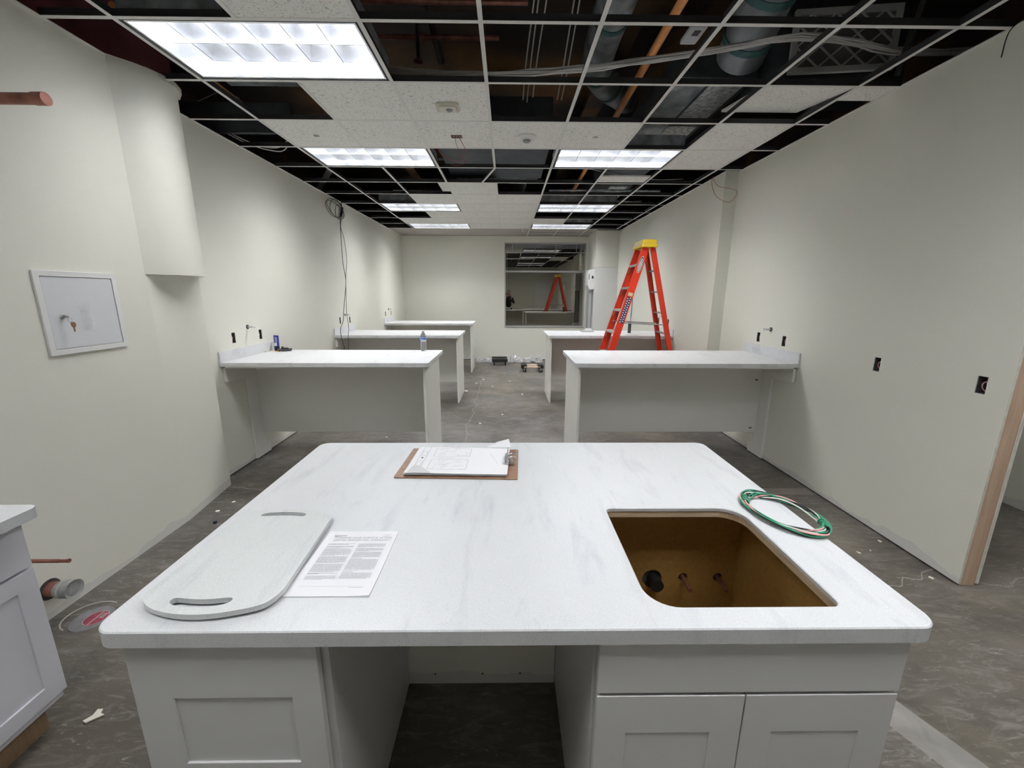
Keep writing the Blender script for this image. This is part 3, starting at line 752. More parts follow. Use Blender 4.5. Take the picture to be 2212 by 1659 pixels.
duct('flex_elbow', [(3.62, -0.5, 3.75), (3.62, 0.25, 3.68), (3.62, 0.55, 3.55), (3.63, 0.78, 3.42), (3.66, 1.0, 3.32)], 0.165, M['flex'], 'fat silver duct elbow with teal sealant above the right grid', (0.4, 0.62, 0.85))
duct('flexible_duct', [(2.13, 5.6, 3.45), (2.13, 4.6, 3.30), (2.13, 4.15, 3.26), (2.13, 3.6, 3.32)], 0.125, M['flex'], 'round grey flexible duct seen through the gap before the centre tiles', ())
# boxy duct with scuffed foil patches
root = empty('rectangular_duct', (3.6, 1.2, 3.25)); tag(root, 'boxy dark duct with scuffed foil patches above the right grid', 'duct')
g = MB(); g.box(-0.30, 0.34, 0.05, 6.2, 0.05, 0.24); g.build('duct_body', M['duct_dark'], root, bevel=0.004)
for (y0, y1, x0, x1) in ((0.15, 0.85, 0.02, 0.30), (1.0, 1.62, 0.0, 0.30), (3.4, 3.9, 0.0, 0.28), (4.1, 4.5, 0.0, 0.28)):
    g = MB(); g.box(x0, x1, y0, y1, 0.046, 0.0498); g.build('foil_patch', M['foil'], root)
g = MB(); g.box(-0.305, -0.02, 0.05, 2.2, 0.035, 0.0495); g.build('seam_flange', M['galv'], root, bevel=0.002)
# air handler with its filter
root = empty('air_handler', (4.385, 0.96, 3.2)); tag(root, 'dark ceiling air handler with a white lattice filter on its near face', 'air handler')
g = MB(); g.box(-0.40, 0.56, 0.10, 0.62, 0.0, 0.66); g.build('cabinet', M['duct_dark'], root, bevel=0.006)
FM = Matrix.Rotation(-0.12, 4, 'Z') @ Matrix.Translation((0, 0.0, 0.015)) @ Matrix(((1, 0, 0, 0), (0, 0, 1, 0), (0, 1, 0, 0), (0, 0, 0, 1)))
fx0, fx1, fy0, fy1 = -0.355, 0.355, 0.0, 0.405
g = MB()
for (a, b_, c, d) in ((fx0, fx1, fy0, fy0+0.038), (fx0, fx1, fy1-0.038, fy1), (fx0, fx0+0.038, fy0+0.038, fy1-0.038), (fx1-0.038, fx1, fy0+0.038, fy1-0.038)): g.box(a, b_, c, d, 0.0, 0.03, M=FM)
fr = g.build('filter_frame', simple('white_card_frame', (0.72, 0.73, 0.73), 0.7), root, bevel=0.002)
g = MB(); ix0, ix1, iy0, iy1 = fx0+0.034, fx1-0.034, fy0+0.034, fy1-0.034
def strip(p, q, hw):
    p = Vector(p); q = Vector(q); d = (q-p).normalized(); n = Vector((-d.y, d.x))*hw
    pts = [p-n, q-n, q+n, p+n]; g.prism([(v.x, v.y) for v in pts], 0.004, 0.010, M=FM)
nx, nyy = 8, 5; sx_ = (ix1-ix0)/nx; sy_ = (iy1-iy0)/nyy
for i in range(nx):
    for j in range(nyy):
        a = (ix0+i*sx_, iy0+j*sy_); b_ = (ix0+(i+1)*sx_, iy0+(j+1)*sy_)
        if (i+j) % 2 == 0: strip((a[0], a[1]), (b_[0], b_[1]), 0.0065)
        else: strip((a[0], b_[1]), (b_[0], a[1]), 0.0065)
g.build('filter_lattice', simple('white_card_lattice', (0.72, 0.73, 0.73), 0.7), fr)
g = MB()
n = 22
for i in range(n):
    y0 = iy0+(iy1-iy0)*i/n; y1 = iy0+(iy1-iy0)*(i+1)/n; ym = (y0+y1)/2
    g.add([FM @ Vector(p) for p in ((ix0, y0, 0.030), (ix1, y0, 0.030), (ix1, ym, 0.014), (ix0, ym, 0.014), (ix1, y1, 0.030), (ix0, y1, 0.030))], [(0, 1, 2, 3), (3, 2, 4, 5)])
g.build('pleats', simple('grey_filter_pleats', (0.26, 0.25, 0.24), 0.9), fr)
# cable bundle
pts = [(0.9, 0.93, 3.19), (1.4, 0.93, 3.165), (1.8, 0.93, 3.155), (2.3, 0.90, 3.165), (2.8, 0.81, 3.18), (3.3, 0.70, 3.20), (3.8, 0.56, 3.215), (4.2, 0.60, 3.20), (4.6, 0.65, 3.18), (5.2, 0.66, 3.20)]
root = empty('cable_bundle', (0.9, 0.93, 3.19)); tag(root, 'bundle of white cables sagging across the open ceiling grid', 'cables')
random.seed(3)
for k in range(9):
    a = 2*PI*k/9; dy, dz = 0.016*math.cos(a), 0.016*math.sin(a)
    if k == 8: dy = dz = 0
    g = MB(); g.tube([(p[0]-0.9, p[1]-0.93+dy+random.uniform(-.006, .006), p[2]-3.19+dz+random.uniform(-.006, .006)) for p in smoothpath(pts, 3)], 0.0058, 6)
    g.build('cable', M['cablew'], root, smooth=True)
# hanging pale cables
specs = [(2.17, 0.6, 2.11, 1.9), (2.20, 0.6, 2.15, 1.95), (2.26, 0.5, 2.20, 1.85), (2.45, 0.55, 2.43, 1.9), (2.49, 0.55, 2.47, 1.9)]
for k, (xa, ya, xb, yb) in enumerate(specs):
    g = MB(); g.tube(smoothpath([(xa, ya, 3.95), (xa-0.01, ya+0.35, 3.72), (xb+0.01, yb-0.35, 3.52), (xb, yb, 3.40)]), 0.006, 6)
    thing(g, 'drooping_cable', M['cablew'], 'thin pale cable drooping beside the round galvanised duct', 'cable', 'pale cables drooping in the open ceiling', smooth=True)
for k, dz in enumerate((0.0, 0.02)):
    g = MB(); g.tube(smoothpath([(-0.66, 1.80, 3.10-dz), (-0.54, 1.95, 3.05-dz), (-0.42, 2.06, 3.03-dz), (-0.27, 2.05+0.05*k, 3.03-dz), (-0.10, 1.93, 3.08-dz)]), 0.005, 6)
    thing(g, 'sagging_cable', M['cablew'], 'grey cable sagging above the left wall beyond the bulkhead', 'cable', 'pair of sagging cables above the left wall', smooth=True)
# black duct over the dark gap
g = MB(); g.box(1.25, 2.40, 1.95, 3.35, 3.09, 3.45); thing(g, 'black_duct', M['duct_dark'], 'wide dark duct over the gap between the second pair of lights', 'duct', bevel=0.006)
g = MB(); g.tube([(1.30, 3.42, 3.10), (2.36, 3.42, 3.10)], 0.016, 10); g.tube([(1.44, 3.42, 3.10), (1.52, 3.42, 3.10)], 0.024, 10)
thing(g, 'conduit', M['galv'], 'grey conduit with a coupling just behind the wide dark duct', 'conduit', smooth=True)
# copper and iron lines at the top centre
g = MB(); g.tube([(0.4, 1.19, 3.52), (1.9, 1.19, 3.52)], 0.018, 10); g.tube([(1.28, 1.19, 3.52), (1.34, 1.19, 3.52)], 0.03, 10); thing(g, 'copper_line', M['copper'], 'lower copper line crossing above the grid at the top centre', 'pipe', smooth=True)
g = MB(); g.tube([(0.4, 0.80, 3.52), (2.1, 0.80, 3.52)], 0.018, 10); thing(g, 'copper_line', M['copper'], 'upper copper line crossing above the grid at the very top', 'pipe', smooth=True)
g = MB(); g.tube([(1.42, 0.6, 3.56), (1.40, 1.6, 3.56)], 0.028, 10); thing(g, 'black_iron_pipe', M['black'], 'black iron pipe crossing above the copper lines', 'pipe', smooth=True)
root = empty('valve', (1.338, 0.90, 3.22)); tag(root, 'small valve with a red round handwheel hanging over the cable bundle', 'valve')
g = MB(); g.tube([(0, 0, 0.3), (0, 0, 0.01)], 0.012, 8); g.build('stem', M['black'], root, smooth=True)
g = MB(); g.lathe([(0.014, -0.006), (0.030, -0.006), (0.033, 0.0), (0.030, 0.006), (0.014, 0.006), (0.014, -0.006)], n=16, cap=False); g.build('handwheel', M['redbox'], root, smooth=True)
root = empty('thermostat', (3.13, 0.56, 3.21)); tag(root, 'white thermostat with dark screen hanging above the grid beside the orange pipe', 'thermostat')
g = MB(); g.prism(rrect(-0.05, 0.05, -0.09, 0.09, 0.01), 0, 0.02); g.build('case', simple('dim_white_plastic', (0.45, 0.46, 0.48), 0.5), root, bevel=0.002)
g = MB(); g.box(-0.015, 0.025, -0.055, -0.005, -0.003, -0.0005); g.build('screen', M['black'], root)
g = MB(); g.tube([(0.02, 0.02, 0.02), (0.03, 0.03, 0.9)], 0.003, 6); g.build('wire', M['blackw'], root)
g = MB(); g.box(-0.30, 0.44, 1.10, 1.42, 3.28, 3.46); g.box(0.06, 0.44, 1.42, 1.47, 3.30, 3.44); thing(g, 'duct_boot', M['galv'], 'grey sheet metal boot above the missing tile behind the largest light', 'duct', bevel=0.004)
g = MB(); g.box(-0.045, 0.045, -0.75, 0.75, -0.0025, 0.0025, M=Matrix.Translation((-0.98, 4.75, 3.40)) @ Matrix.Rotation(0.53, 4, 'Z'))
thing(g, 'metal_strap', simple('bright_galvanised_strap', (0.55, 0.56, 0.56), 0.5, metal=0.3), 'bright metal strap slanting above the left wall', 'strap')
g = MB(); g.box(-0.75, -0.72, -1.2, 1.35, 3.0, 3.62)
struct(g.build('wall_plenum_maroon', M['maroon']))
for (a, b_) in (((-0.30, 1.0, 3.0), (-0.52, 1.58, 3.30)), ((-0.10, 1.0, 3.05), (-0.35, 1.60, 3.27))):
    g = MB(); g.tube([a, b_], 0.0025, 5); thing(g, 'hanger_wire', M['steel'], 'slanting ceiling hanger wire beside the bulkhead', 'wire', 'slanting hanger wires beside the bulkhead')
g = MB(); g.box(-1.0, 0.05, 1.66, 1.70, 3.02, 3.26); thing(g, 'sheet_metal_panel', M['duct_dark'], 'dark sheet metal panel above the grid beyond the bulkhead', 'panel')
for (x0, x1, y, z) in ((0.1, 2.4, 4.0, 3.5), (2.6, 4.3, 4.3, 3.17), (2.5, 4.3, 5.2, 3.20), (0.0, 1.2, 5.2, 3.35)):
    g = MB(); g.tube([(x0, y, z), (x1, y, z)], 0.017, 8); 
    thing(g, 'conduit_run', M['galv'], {4.0: 'conduit crossing behind the second left light', 4.3: 'conduit crossing behind the lifted tile strip', 5.2: 'conduit crossing above the third pair of lights'}[y] + (' on the left' if x0 < 1 else ' on the right'), 'conduit', smooth=True)
g = MB(); g.tube(smoothpath([(2.6, 2.75, 3.08), (2.9, 2.8, 3.06), (3.3, 2.95, 3.035), (3.8, 3.12, 3.03), (4.2, 3.2, 3.06)]), 0.003, 6); thing(g, 'thin_cable', M['cablew'], 'thin pale cable lying over the grid behind the nearest right light', 'cable', smooth=True)
g = MB(); g.tube(smoothpath([(4.30, 0.9, 3.10), (4.38, 1.3, 3.06), (4.42, 1.8, 3.05), (4.36, 2.3, 3.06)]), 0.012, 8); thing(g, 'black_conduit', M['blackw'], 'black flexible conduit beside the right wall above the grid', 'conduit', smooth=True)
g = MB(); g.tube([(4.42, 0.30, 3.75), (4.46, 0.55, 3.0)], 0.02, 8); thing(g, 'black_pipe_drop', M['black'], 'black pipe dropping towards the right wall top beside the filter', 'pipe', smooth=True)
g = MB(); g.box(4.55, 4.72, 0.25, 0.40, 3.40, 3.55); thing(g, 'red_control_box', M['redbox'], 'small red box beside the air filter', 'box', bevel=0.004)

# ------------------------------------------------------------------ cut-out electrical boxes, gas stubs
def out_box(face, y, z, sgn, label, grp):
    """face: x of the wall, sgn: +1 wall lies towards +X"""
    root = empty('outlet_box', (face, y, z)); tag(root, label, 'electrical box', grp)
    g = MB(); d0, d1 = 0.004, 0.05; a = sgn
    def bx(x0, x1, y0, y1, z0, z1): g.box(min(a*x0, a*x1), max(a*x0, a*x1), y0, y1, z0, z1)
    hw, hh, t = GW-0.001, GH-0.001, 0.002
    bx(d1, d1+t, -hw, hw, -hh, hh); bx(d0, d1, -hw, -hw+t, -hh, hh); bx(d0, d1, hw-t, hw, -hh, hh); bx(d0, d1, -hw, hw, -hh, -hh+t); bx(d0, d1, -hw, hw, hh-t, hh)
    g.build('box_body', M['box_dark'], root)
    g = MB(); g.tube(smoothpath([(a*0.045, -0.01, 0.03), (a*0.02, 0.008, 0.01), (a*0.025, 0.012, -0.02), (a*0.04, 0.0, -0.04)], 4), 0.003, 6); g.build('wire', M['pinkw'], root, smooth=True)
    g = MB(); g.tube(smoothpath([(a*0.045, 0.012, 0.035), (a*0.025, -0.008, 0.0), (a*0.04, -0.012, -0.035)], 4), 0.003, 6); g.build('wire', M['whitew'], root, smooth=True)
    return root
labL = ['open outlet box left of the tap stub above the nearest left table', 'open outlet box right of the tap stub above the nearest left table',
        'open outlet box on the camera side above the middle left table', 'open outlet box on the far side above the middle left table',
        'open outlet box on the camera side above the farthest left table', 'open outlet box on the far side above the farthest left table']
for (y, z), l in zip(L_OUT, labL): out_box(XL, y, z, -1, l, 'open outlet boxes on the left wall')
labR = ['open outlet box nearer the camera above the nearest right table', 'open outlet box farther back above the nearest right table',
        'lone open outlet box midway along the right wall', 'lone open outlet box on the right wall beside the raw doorway edge']
for (y, z), l in zip(R_OUT, labR): out_box(XR, y, z, 1, l, 'open outlet boxes on the right wall')
for (y, z), l in zip(R2_OUT, ['open outlet box on the camera side above the far right table', 'open outlet box on the far side above the far right table']): out_box(XR2, y, z, 1, l, 'open outlet boxes on the right wall')
def stub(face, y, z, sgn, label):
    root = empty('pipe_stub', (face, y, z)); tag(root, label, 'pipe stub', 'capped pipe stubs above the tables'); a = -sgn
    g = MB(); g.tube([(0, 0, 0), (a*0.055, 0, 0)], 0.008, 10); g.build('pipe', M['steel'], root, smooth=True)
    g = MB(); g.tube([(a*0.055, 0, -0.0), (a*0.085, 0, 0)], 0.012, 10); g.build('cap', M['plastic_w'], root, smooth=True)
    g = MB(); g.tube([(0.0, 0, 0), (a*0.006, 0, 0)], 0.02, 12); g.build('escutcheon', M['box_dark'], root, smooth=True)
stub(XL, 1.596, 1.306, -1, 'capped pipe stub on the left wall above the nearest left table')
stub(XL, 4.02, 1.30, -1, 'capped pipe stub on the left wall behind the black cables')
stub(XL, 6.38, 1.30, -1, 'capped pipe stub on the left wall above the farthest left table')
stub(XR, 1.59, 1.295, 1, 'capped pipe stub on the right wall above the nearest right table')
stub(XR2, 4.0, 1.29, 1, 'capped pipe stub on the right wall behind the ladder')

# ------------------------------------------------------------------ lab tables
TH = 1.030
def make_table(side, y0, depth, xwall, xend, label):
    """side -1: fixed to the left wall, +1: right wall; y0 front edge"""
    root = empty('lab_table', ((xwall+xend)/2, y0+depth/2, 0)); tag(root, label, 'table', 'white wall-fixed lab tables'); ox, oy = root.location.x, root.location.y
    def X_(a): return a-ox
    def Y_(a): return a-oy
    y1 = y0+depth
    g = MB(); x0, x1 = min(xwall, xend), max(xwall, xend)
    r = 0.022
    rr = [r, r, 0.002, 0.002] if side < 0 else [0.002, 0.002, r, r]
    g.prism(rrect(X_(x0), X_(x1), Y_(y0), Y_(y1), rr, 5), TH-0.035, TH); g.build('tabletop', M['stone_table'], root, bevel=0.003)
    g = MB(); a, b_ = (xwall, xwall+0.013) if side < 0 else (xwall-0.013, xwall)
    g.box(X_(a), X_(b_), Y_(y0), Y_(y1), TH+0.0005, TH+0.095); g.build('side_splash', M['stone_table'], root, bevel=0.002)
    g = MB(); g.box(X_(x0+0.03), X_(x1-0.03), Y_(y0+0.02), Y_(y1-0.02), TH-0.050, TH-0.0355); g.build('sub_top', M['laminate'], root)
    xl = xend-0.05 if side < 0 else xend+0.05
    g = MB(); g.box(X_(xl-0.011), X_(xl+0.011), Y_(y0+0.05), Y_(y1-0.05), 0.0, TH-0.0505); g.build('end_panel', M['laminate'], root, bevel=0.0015)
    yp = y0+0.46
    xa, xb = (xwall+0.024, xl-0.0115) if side < 0 else (xl+0.0115, xwall-0.024)
    g = MB(); g.box(X_(xa), X_(xb), Y_(yp), Y_(yp+0.018), 0.24, TH-0.0505); g.build('modesty_panel', M['laminate'], root, bevel=0.0015)
    # shaped wall cleat: bracket at the top, post, and a flared foot
    zz = TH-0.051
    prof = [(Y_(y0+0.03), zz), (Y_(y0+0.03), 0.855), (Y_(y0+0.31), 0.835), (Y_(y0+0.31), 0.012), (Y_(y0+0.55), 0.012), (Y_(y0+0.55), 0.10)]
    prof += [(Y_(y0+0.55-0.09*math.sin(t)), 0.10+0.12*(1-math.cos(t))) for t in (0.5, 0.9, 1.3, 1.57)] + [(Y_(y0+0.458), 0.24), (Y_(y0+0.458), zz)]
    MM = Matrix(((0, 0, 1, 0), (1, 0, 0, 0), (0, 1, 0, 0), (0, 0, 0, 1)))
    g = MB(); a, b_ = (xwall+0.001, xwall+0.023) if side < 0 else (xwall-0.023, xwall-0.001)
    g.prism(prof[::-1], X_(a), X_(b_), M=MM); g.build('wall_cleat', M['laminate'], root, bevel=0.001)
    return root
make_table(-1, 1.14, 0.855, XL+0.001, 1.272, 'white lab table nearest the camera on the left, with the blue tube and water bottle')
make_table(-1, 3.56, 0.86, XL+0.001, 1.275, 'middle lab table on the left wall, crossed by the hanging black cables')
make_table(-1, 6.02, 0.86, XL+0.001, 1.265, 'farthest lab table on the left wall, smallest in view')
t = make_table(1, 1.13, 0.86, XR-0.001, 2.565, 'white lab table nearest the camera on the right, in front of the ladder')
for (y, z) in ((0.46-0.43, 0.79), (0.46-0.43, 0.285)):
    g = MB(); g.box(4.46-3.5575, 4.49-3.5575, y-0.0025, y-0.0005, z-0.006, z+0.006); g.build('bolt_hole', M['box_dark'], t)
make_table(1, 3.56, 0.86, XR2-0.001, 2.565, 'far lab table on the right wall, behind the orange ladder')

# ------------------------------------------------------------------ island
IZ = 0.900
IX0, IX1, IY0, IY1 = 1.045, 2.945, -1.634, -0.468
isl = empty('island', (2.0, -1.05, 0)); tag(isl, 'large white kitchen island with kneehole and sink cut-out in the foreground', 'island')
ox, oy = 2.0, -1.05
hole = rrect(2.306-ox, 2.768-ox, -1.567-oy, -1.108-oy, [0.022, 0.075, 0.022, 0.075], 8)
c_ = 0.0028
hole_in = rrect(2.306-c_-ox, 2.768+c_-ox, -1.567-c_-oy, -1.108+c_-oy, [0.022+c_, 0.075+c_, 0.022+c_, 0.075+c_], 8)
g = MB(); g.eased(rrect(IX0-ox, IX1-ox, IY0-oy, IY1-oy, 0.045, 8), rrect(IX0+c_-ox, IX1-c_-ox, IY0+c_-oy, IY1-c_-oy, 0.045-c_, 8), IZ-0.013, IZ, c_, [hole], [hole_in])
g.prism(rrect(IX0-ox, IX1-ox, IY0-oy, IY1-oy, 0.045, 8), IZ-0.040, IZ-0.013, holes=[rrect(IX0+0.03-ox, IX1-0.03-ox, IY0+0.03-oy, IY1-0.03-oy, 0.02, 4)])
o_ = weld(g.build('countertop', M['stone'], isl))
hole2 = rrect(2.302-ox, 2.772-ox, -1.571-oy, -1.104-oy, [0.024, 0.078, 0.024, 0.078], 8)
g = MB(); g.prism(rrect(IX0+0.032-ox, IX1-0.032-ox, IY0+0.032-oy, IY1-0.032-oy, 0.004, 2), IZ-0.038, IZ-0.0135, holes=[hole2]); g.build('sub_top', M['ply'], isl)
CF, CBk = -1.600, -0.965           # cabinet front plane / back
TZ = IZ-0.0405
def carcass(name, x0, x1, parent, mat_out, mat_in, bottom=0.11, back_hole=None):
    root = empty(name, (0, 0, 0)); root.parent = parent
    t = 0.018
    g = MB(); g.box(x0-ox, x0+t-ox, CF+0.002-oy, CBk-oy, 0.0, TZ, 0); g.build('side_panel', [mat_out], root)
    g = MB(); g.box(x1-t-ox, x1-ox, CF+0.002-oy, CBk-oy, 0.0, TZ, 0); g.build('side_panel', [mat_out], root)
    for (a, b_) in ((x0+t, x0+t+0.002), (x1-t-0.002, x1-t)):
        g = MB(); g.box(a-ox, b_-ox, CF+0.02-oy, CBk-0.012-oy, bottom, TZ-0.002); g.build('inner_lining', [mat_in], root)
    g = MB(); g.box(x0+t-ox, x1-t-ox, CF+0.02-oy, CBk-0.014-oy, bottom-0.018, bottom); g.build('floor_panel', [mat_in], root)
    return root
# left cabinet: one tall shaker front
lx0, lx1 = 1.098, 1.530
root = empty('left_base_cabinet', (0, 0, 0)); root.parent = isl
g = MB(); g.box(lx0+0.001-ox, lx1+0.018-ox, CF+0.003-oy, CBk-oy, 0.10, TZ); g.box(lx1+0.001-ox, lx1+0.018-ox, CF+0.003-oy, CBk-oy, 0.0, 0.0998); g.build('carcass', M['cabinet'], root, bevel=0.001)
g = MB(); g.box(lx0+0.02-ox, lx1-ox, CF+0.06-oy, CBk-oy, 0, 0.0995); g.build('toe_kick', M['ply'], root)
def shaker(x0, x1, z0, z1, y, parent, mat, rail=0.07, name='door', rec=0.007, th=0.019):
    """front facing -Y at y-th"""
    rl, rr_, rb, rt_ = rail if isinstance(rail, tuple) else (rail,)*4
    o = [(x0-ox, z0), (x1-ox, z0), (x1-ox, z1), (x0-ox, z1)]
    i = [(x0+rl-ox, z0+rb), (x1-rr_-ox, z0+rb), (x1-rr_-ox, z1-rt_), (x0+rl-ox, z1-rt_)]
    MY = Matrix(((1, 0, 0, 0), (0, 0, -1, 0), (0, 1, 0, 0), (0, 0, 0, 1)))
    g = MB(); g.prism(o, -(y-oy), -(y-oy)+th, holes=[i], M=MY)
    g.box(x0+rl-0.001-ox, x1-rr_+0.001-ox, y-th+rec-oy, y-0.001-oy, z0+rb-0.001, z1-rt_+0.001)
    return g.build(name, mat, parent, bevel=0.0015)
shaker(lx0, lx1, 0.432, TZ-0.006, CF, root, M['cabinet'], (0.09, 0.068, 0.078, 0.150), 'drawer_front', 0.005)
shaker(lx0, lx1, 0.125, 0.426, CF, root, M['cabinet'], 0.07, 'drawer_front')
# kneehole: back partition, floor stays bare
g = MB(); g.box(lx1+0.0185-ox, 2.166-ox, -0.968-oy, -0.950-oy, 0.0, TZ); kb = g.build('kneehole_back', M['wall'], isl)
for xx in (1.66, 1.86, 2.02):
    g = MB(); g.tube([(xx-ox, -0.968-oy, 0.05), (xx-ox, -0.9695-oy, 0.05)], 0.004, 8); g.build('screw', M['box_dark'], kb)
# sink base
sx0, sx1 = 2.168, 2.895
root = empty('sink_base_cabinet', (0, 0, 0)); root.parent = isl
g = MB(); g.box(sx0-ox, sx0+0.018-ox, CF+0.003-oy, CBk-oy, 0.0, TZ); g.build('side_panel', M['cabinet'], root, bevel=0.001)
g = MB(); g.box(sx1-0.018-ox, sx1-ox, CF+0.003-oy, CBk-oy, 0.0, TZ); g.build('side_panel', M['cabinet'], root, bevel=0.001)
g = MB(); g.box(sx0+0.0185-ox, sx0+0.021-ox, CF+0.02-oy, CBk-0.016-oy, 0.12, TZ-0.001); g.build('side_lining', M['mdf'], root)
g = MB(); g.box(sx1-0.021-ox, sx1-0.0185-ox, CF+0.02-oy, CBk-0.016-oy, 0.12, TZ-0.001); g.build('side_lining', M['mdf'], root)
BM_ = Matrix(((1, 0, 0, 0), (0, 0, -1, 0), (0, 1, 0, 0), (0, 0, 0, 1)))
o = [(sx0+0.0185-ox, 0.12), (sx1-0.0185-ox, 0.12), (sx1-0.0185-ox, TZ-0.001), (sx0+0.0185-ox, TZ-0.001)]
ph = [circ(2.667-ox, 0.523, 0.019), circ(2.807-ox, 0.522, 0.019), circ(2.543-ox, 0.517, 0.040, 24)]
g = MB(); g.prism(o, -(CBk-0.003-oy), -(CBk-0.015-oy), holes=ph, M=BM_); g.build('back_panel', M['mdf'], root)
g = MB(); g.box(sx0-ox, sx1-ox, CBk-0.002-oy, CBk+0.012-oy, 0.0, TZ); g.build('back_cover', M['box_dark'], root)
g = MB(); g.box(lx0-ox, lx1+0.018-ox, CBk+0.0005-oy, CBk+0.0125-oy, 0.0, TZ); g.box(sx0-0.0015-ox, sx1+0.001-ox, CBk+0.0125-oy, CBk+0.0245-oy, 0.0, TZ); g.build('rear_panel', M['laminate'], isl)
g = MB(); g.box(sx0+0.0185-ox, sx1-0.0185-ox, CF+0.02-oy, CBk-0.016-oy, 0.10, 0.1195); g.build('floor_panel', M['mdf'], root)
g = MB(); g.box(sx0+0.019-ox, sx1-0.019-ox, CF+0.004-oy, CF+0.02-oy, 0.68, TZ); g.build('front_rail', M['mdf'], root)
g = MB(); g.box(sx0+0.02-ox, sx1-0.02-ox, CF+0.06-oy, CF+0.075-oy, 0, 0.0995); g.build('toe_kick', M['ply'], root)
fx = 2.176
g = MB(); g.box(fx-ox, sx1-ox, CF-0.019-oy, CF-oy, 0.708, TZ-0.004); g.build('false_drawer_front', M['cabinet'], root, bevel=0.0015)
xm = 2.531
shaker(fx, xm-0.0015, 0.12, 0.699, CF, root, M['cabinet'], (0.075, 0.075, 0.075, 0.11), 'door', 0.003)
shaker(xm+0.0015, sx1, 0.12, 0.699, CF, root, M['cabinet'], (0.075, 0.075, 0.075, 0.11), 'door', 0.003)
for k, (px_, pz) in enumerate(((2.667, 0.523), (2.807, 0.522))):
    g = MB(); g.tube([(px_-ox, CBk+0.010-oy, pz), (px_-ox, CBk-0.085-oy, pz-0.006)], 0.0075, 10)
    g.build('supply_pipe', M['copper'], root, smooth=True)
g = MB(); g.tube([(2.553-ox, CBk+0.010-oy, 0.510), (2.553-ox, CBk-0.05-oy, 0.508)], [0.026, 0.026], 20); g.build('drain_pipe', M['black'], root, smooth=True)

# loose sink cut-out board with two hand slots
bd = empty('cutout_board', (1.255, -1.36, IZ)); tag(bd, 'thin speckled stone board with curved ends and two hand slots on the island', 'board')
near = [(1.0935, -1.535), (1.103, -1.556), (1.135, -1.580), (1.180, -1.596), (1.235, -1.605), (1.290, -1.604), (1.345, -1.593), (1.392, -1.576), (1.410, -1.552), (1.4175, -1.52)]
far = [(1.398, -1.205), (1.392, -1.185), (1.372, -1.172), (1.32, -1.155), (1.26, -1.148), (1.20, -1.146), (1.15, -1.150), (1.118, -1.160), (1.104, -1.180)]
outl = [(p.x-1.255, p.y+1.36) for p in smoothpath([(a[0], a[1], 0) for a in near], 4)+smoothpath([(a[0], a[1], 0) for a in far], 4)]
def slot(x0, x1, yc, bow, hw):
    up_, dn = [], []
    for k in range(25):
        t_ = 0.5-0.5*math.cos(PI*k/24); x = x0+(x1-x0)*t_; c_ = yc+bow*(1-(2*t_-1)**2); e = hw*math.sqrt(max(0.0, 1-(abs(2*t_-1))**8))
        up_.append((x-1.255, c_+e+1.36)); dn.append((x-1.255, c_-e+1.36))
    out_ = []
    for p in dn+up_[::-1]:
        if not out_ or (abs(p[0]-out_[-1][0])+abs(p[1]-out_[-1][1])) > 1e-4: out_.append(p)
    if (abs(out_[0][0]-out_[-1][0])+abs(out_[0][1]-out_[-1][1])) < 1e-4: out_.pop()
    return out_
g = MB(); g.prism(outl, 0.007, 0.020, holes=[slot(1.172, 1.316, -1.560, -0.010, 0.012), slot(1.163, 1.307, -1.182, 0.008, 0.011)])
g.build('slab', mat_stone('board_solid_surface', -0.5, 9.0, (0.60, 0.62, 0.61)), bd, bevel=0.002)
for (x, y) in ((1.13, -1.54), (1.38, -1.54), (1.13, -1.19), (1.36, -1.20)):
    g = MB(); g.lathe([(0.009, 0.0), (0.009, 0.007)], (x-1.255, y+1.36, 0), 12); g.build('rubber_foot', M['plastic_g'], bd)

# printed sheet
def text_mesh(s, size, mat, parent, x, y, z, name='print', sx=1.0, align='LEFT', rot=(0, 0, 0)):
    cu = bpy.data.curves.new(name, 'FONT'); cu.body = s; cu.size = size; cu.align_x = align; cu.resolution_u = 2
    tmp = bpy.data.objects.new(name+'_tmp', cu); COL.objects.link(tmp)
    bpy.context.view_layer.update()
    dg = bpy.context.evaluated_depsgraph_get()
    me = bpy.data.meshes.new_from_object(tmp.evaluated_get(dg))
    bpy.data.objects.remove(tmp); bpy.data.curves.remove(cu)
    me.materials.clear(); me.materials.append(mat)
    o = bpy.data.objects.new(name, me); COL.objects.link(o); o.parent = parent
    o.location = (x, y, z); o.scale = (sx, 1, 1); o.rotation_euler = rot
    return o
ps = empty('printed_sheet', (1.520, -1.390, IZ+0.0002), 0.0); tag(ps, 'white warranty sheet of two-column print beside the stone board', 'paper')
PW, PH = 0.212, 0.279
g = MB(); n = 8
vs = []; fs = []
for j in range(n+1):
    for i in range(n+1):
        x = -PW/2+PW*i/n; y = -PH/2+PH*j/n
        z = 0.0024+0.004*max(0, (i/n-0.8))*max(0, (0.2-j/n))*20
        vs.append((x, y, z))
for j in range(n):
    for i in range(n): fs.append((j*(n+1)+i, j*(n+1)+i+1, (j+1)*(n+1)+i+1, (j+1)*(n+1)+i))
nv = len(vs); vs += [(v[0]+0.0012*(1 if k % (n+1) > n/2 else -1)*0, v[1], 0.0002) for k, v in enumerate(vs[:nv])]
fs += [tuple(nv+i for i in f_[::-1]) for f_ in fs]
for i in range(n): fs += [(i, nv+i, nv+i+1, i+1), (n*(n+1)+i, n*(n+1)+i+1, nv+n*(n+1)+i+1, nv+n*(n+1)+i), (i*(n+1), (i+1)*(n+1), nv+(i+1)*(n+1), nv+i*(n+1)), (i*(n+1)+n, nv+i*(n+1)+n, nv+(i+1)*(n+1)+n, (i+1)*(n+1)+n)]
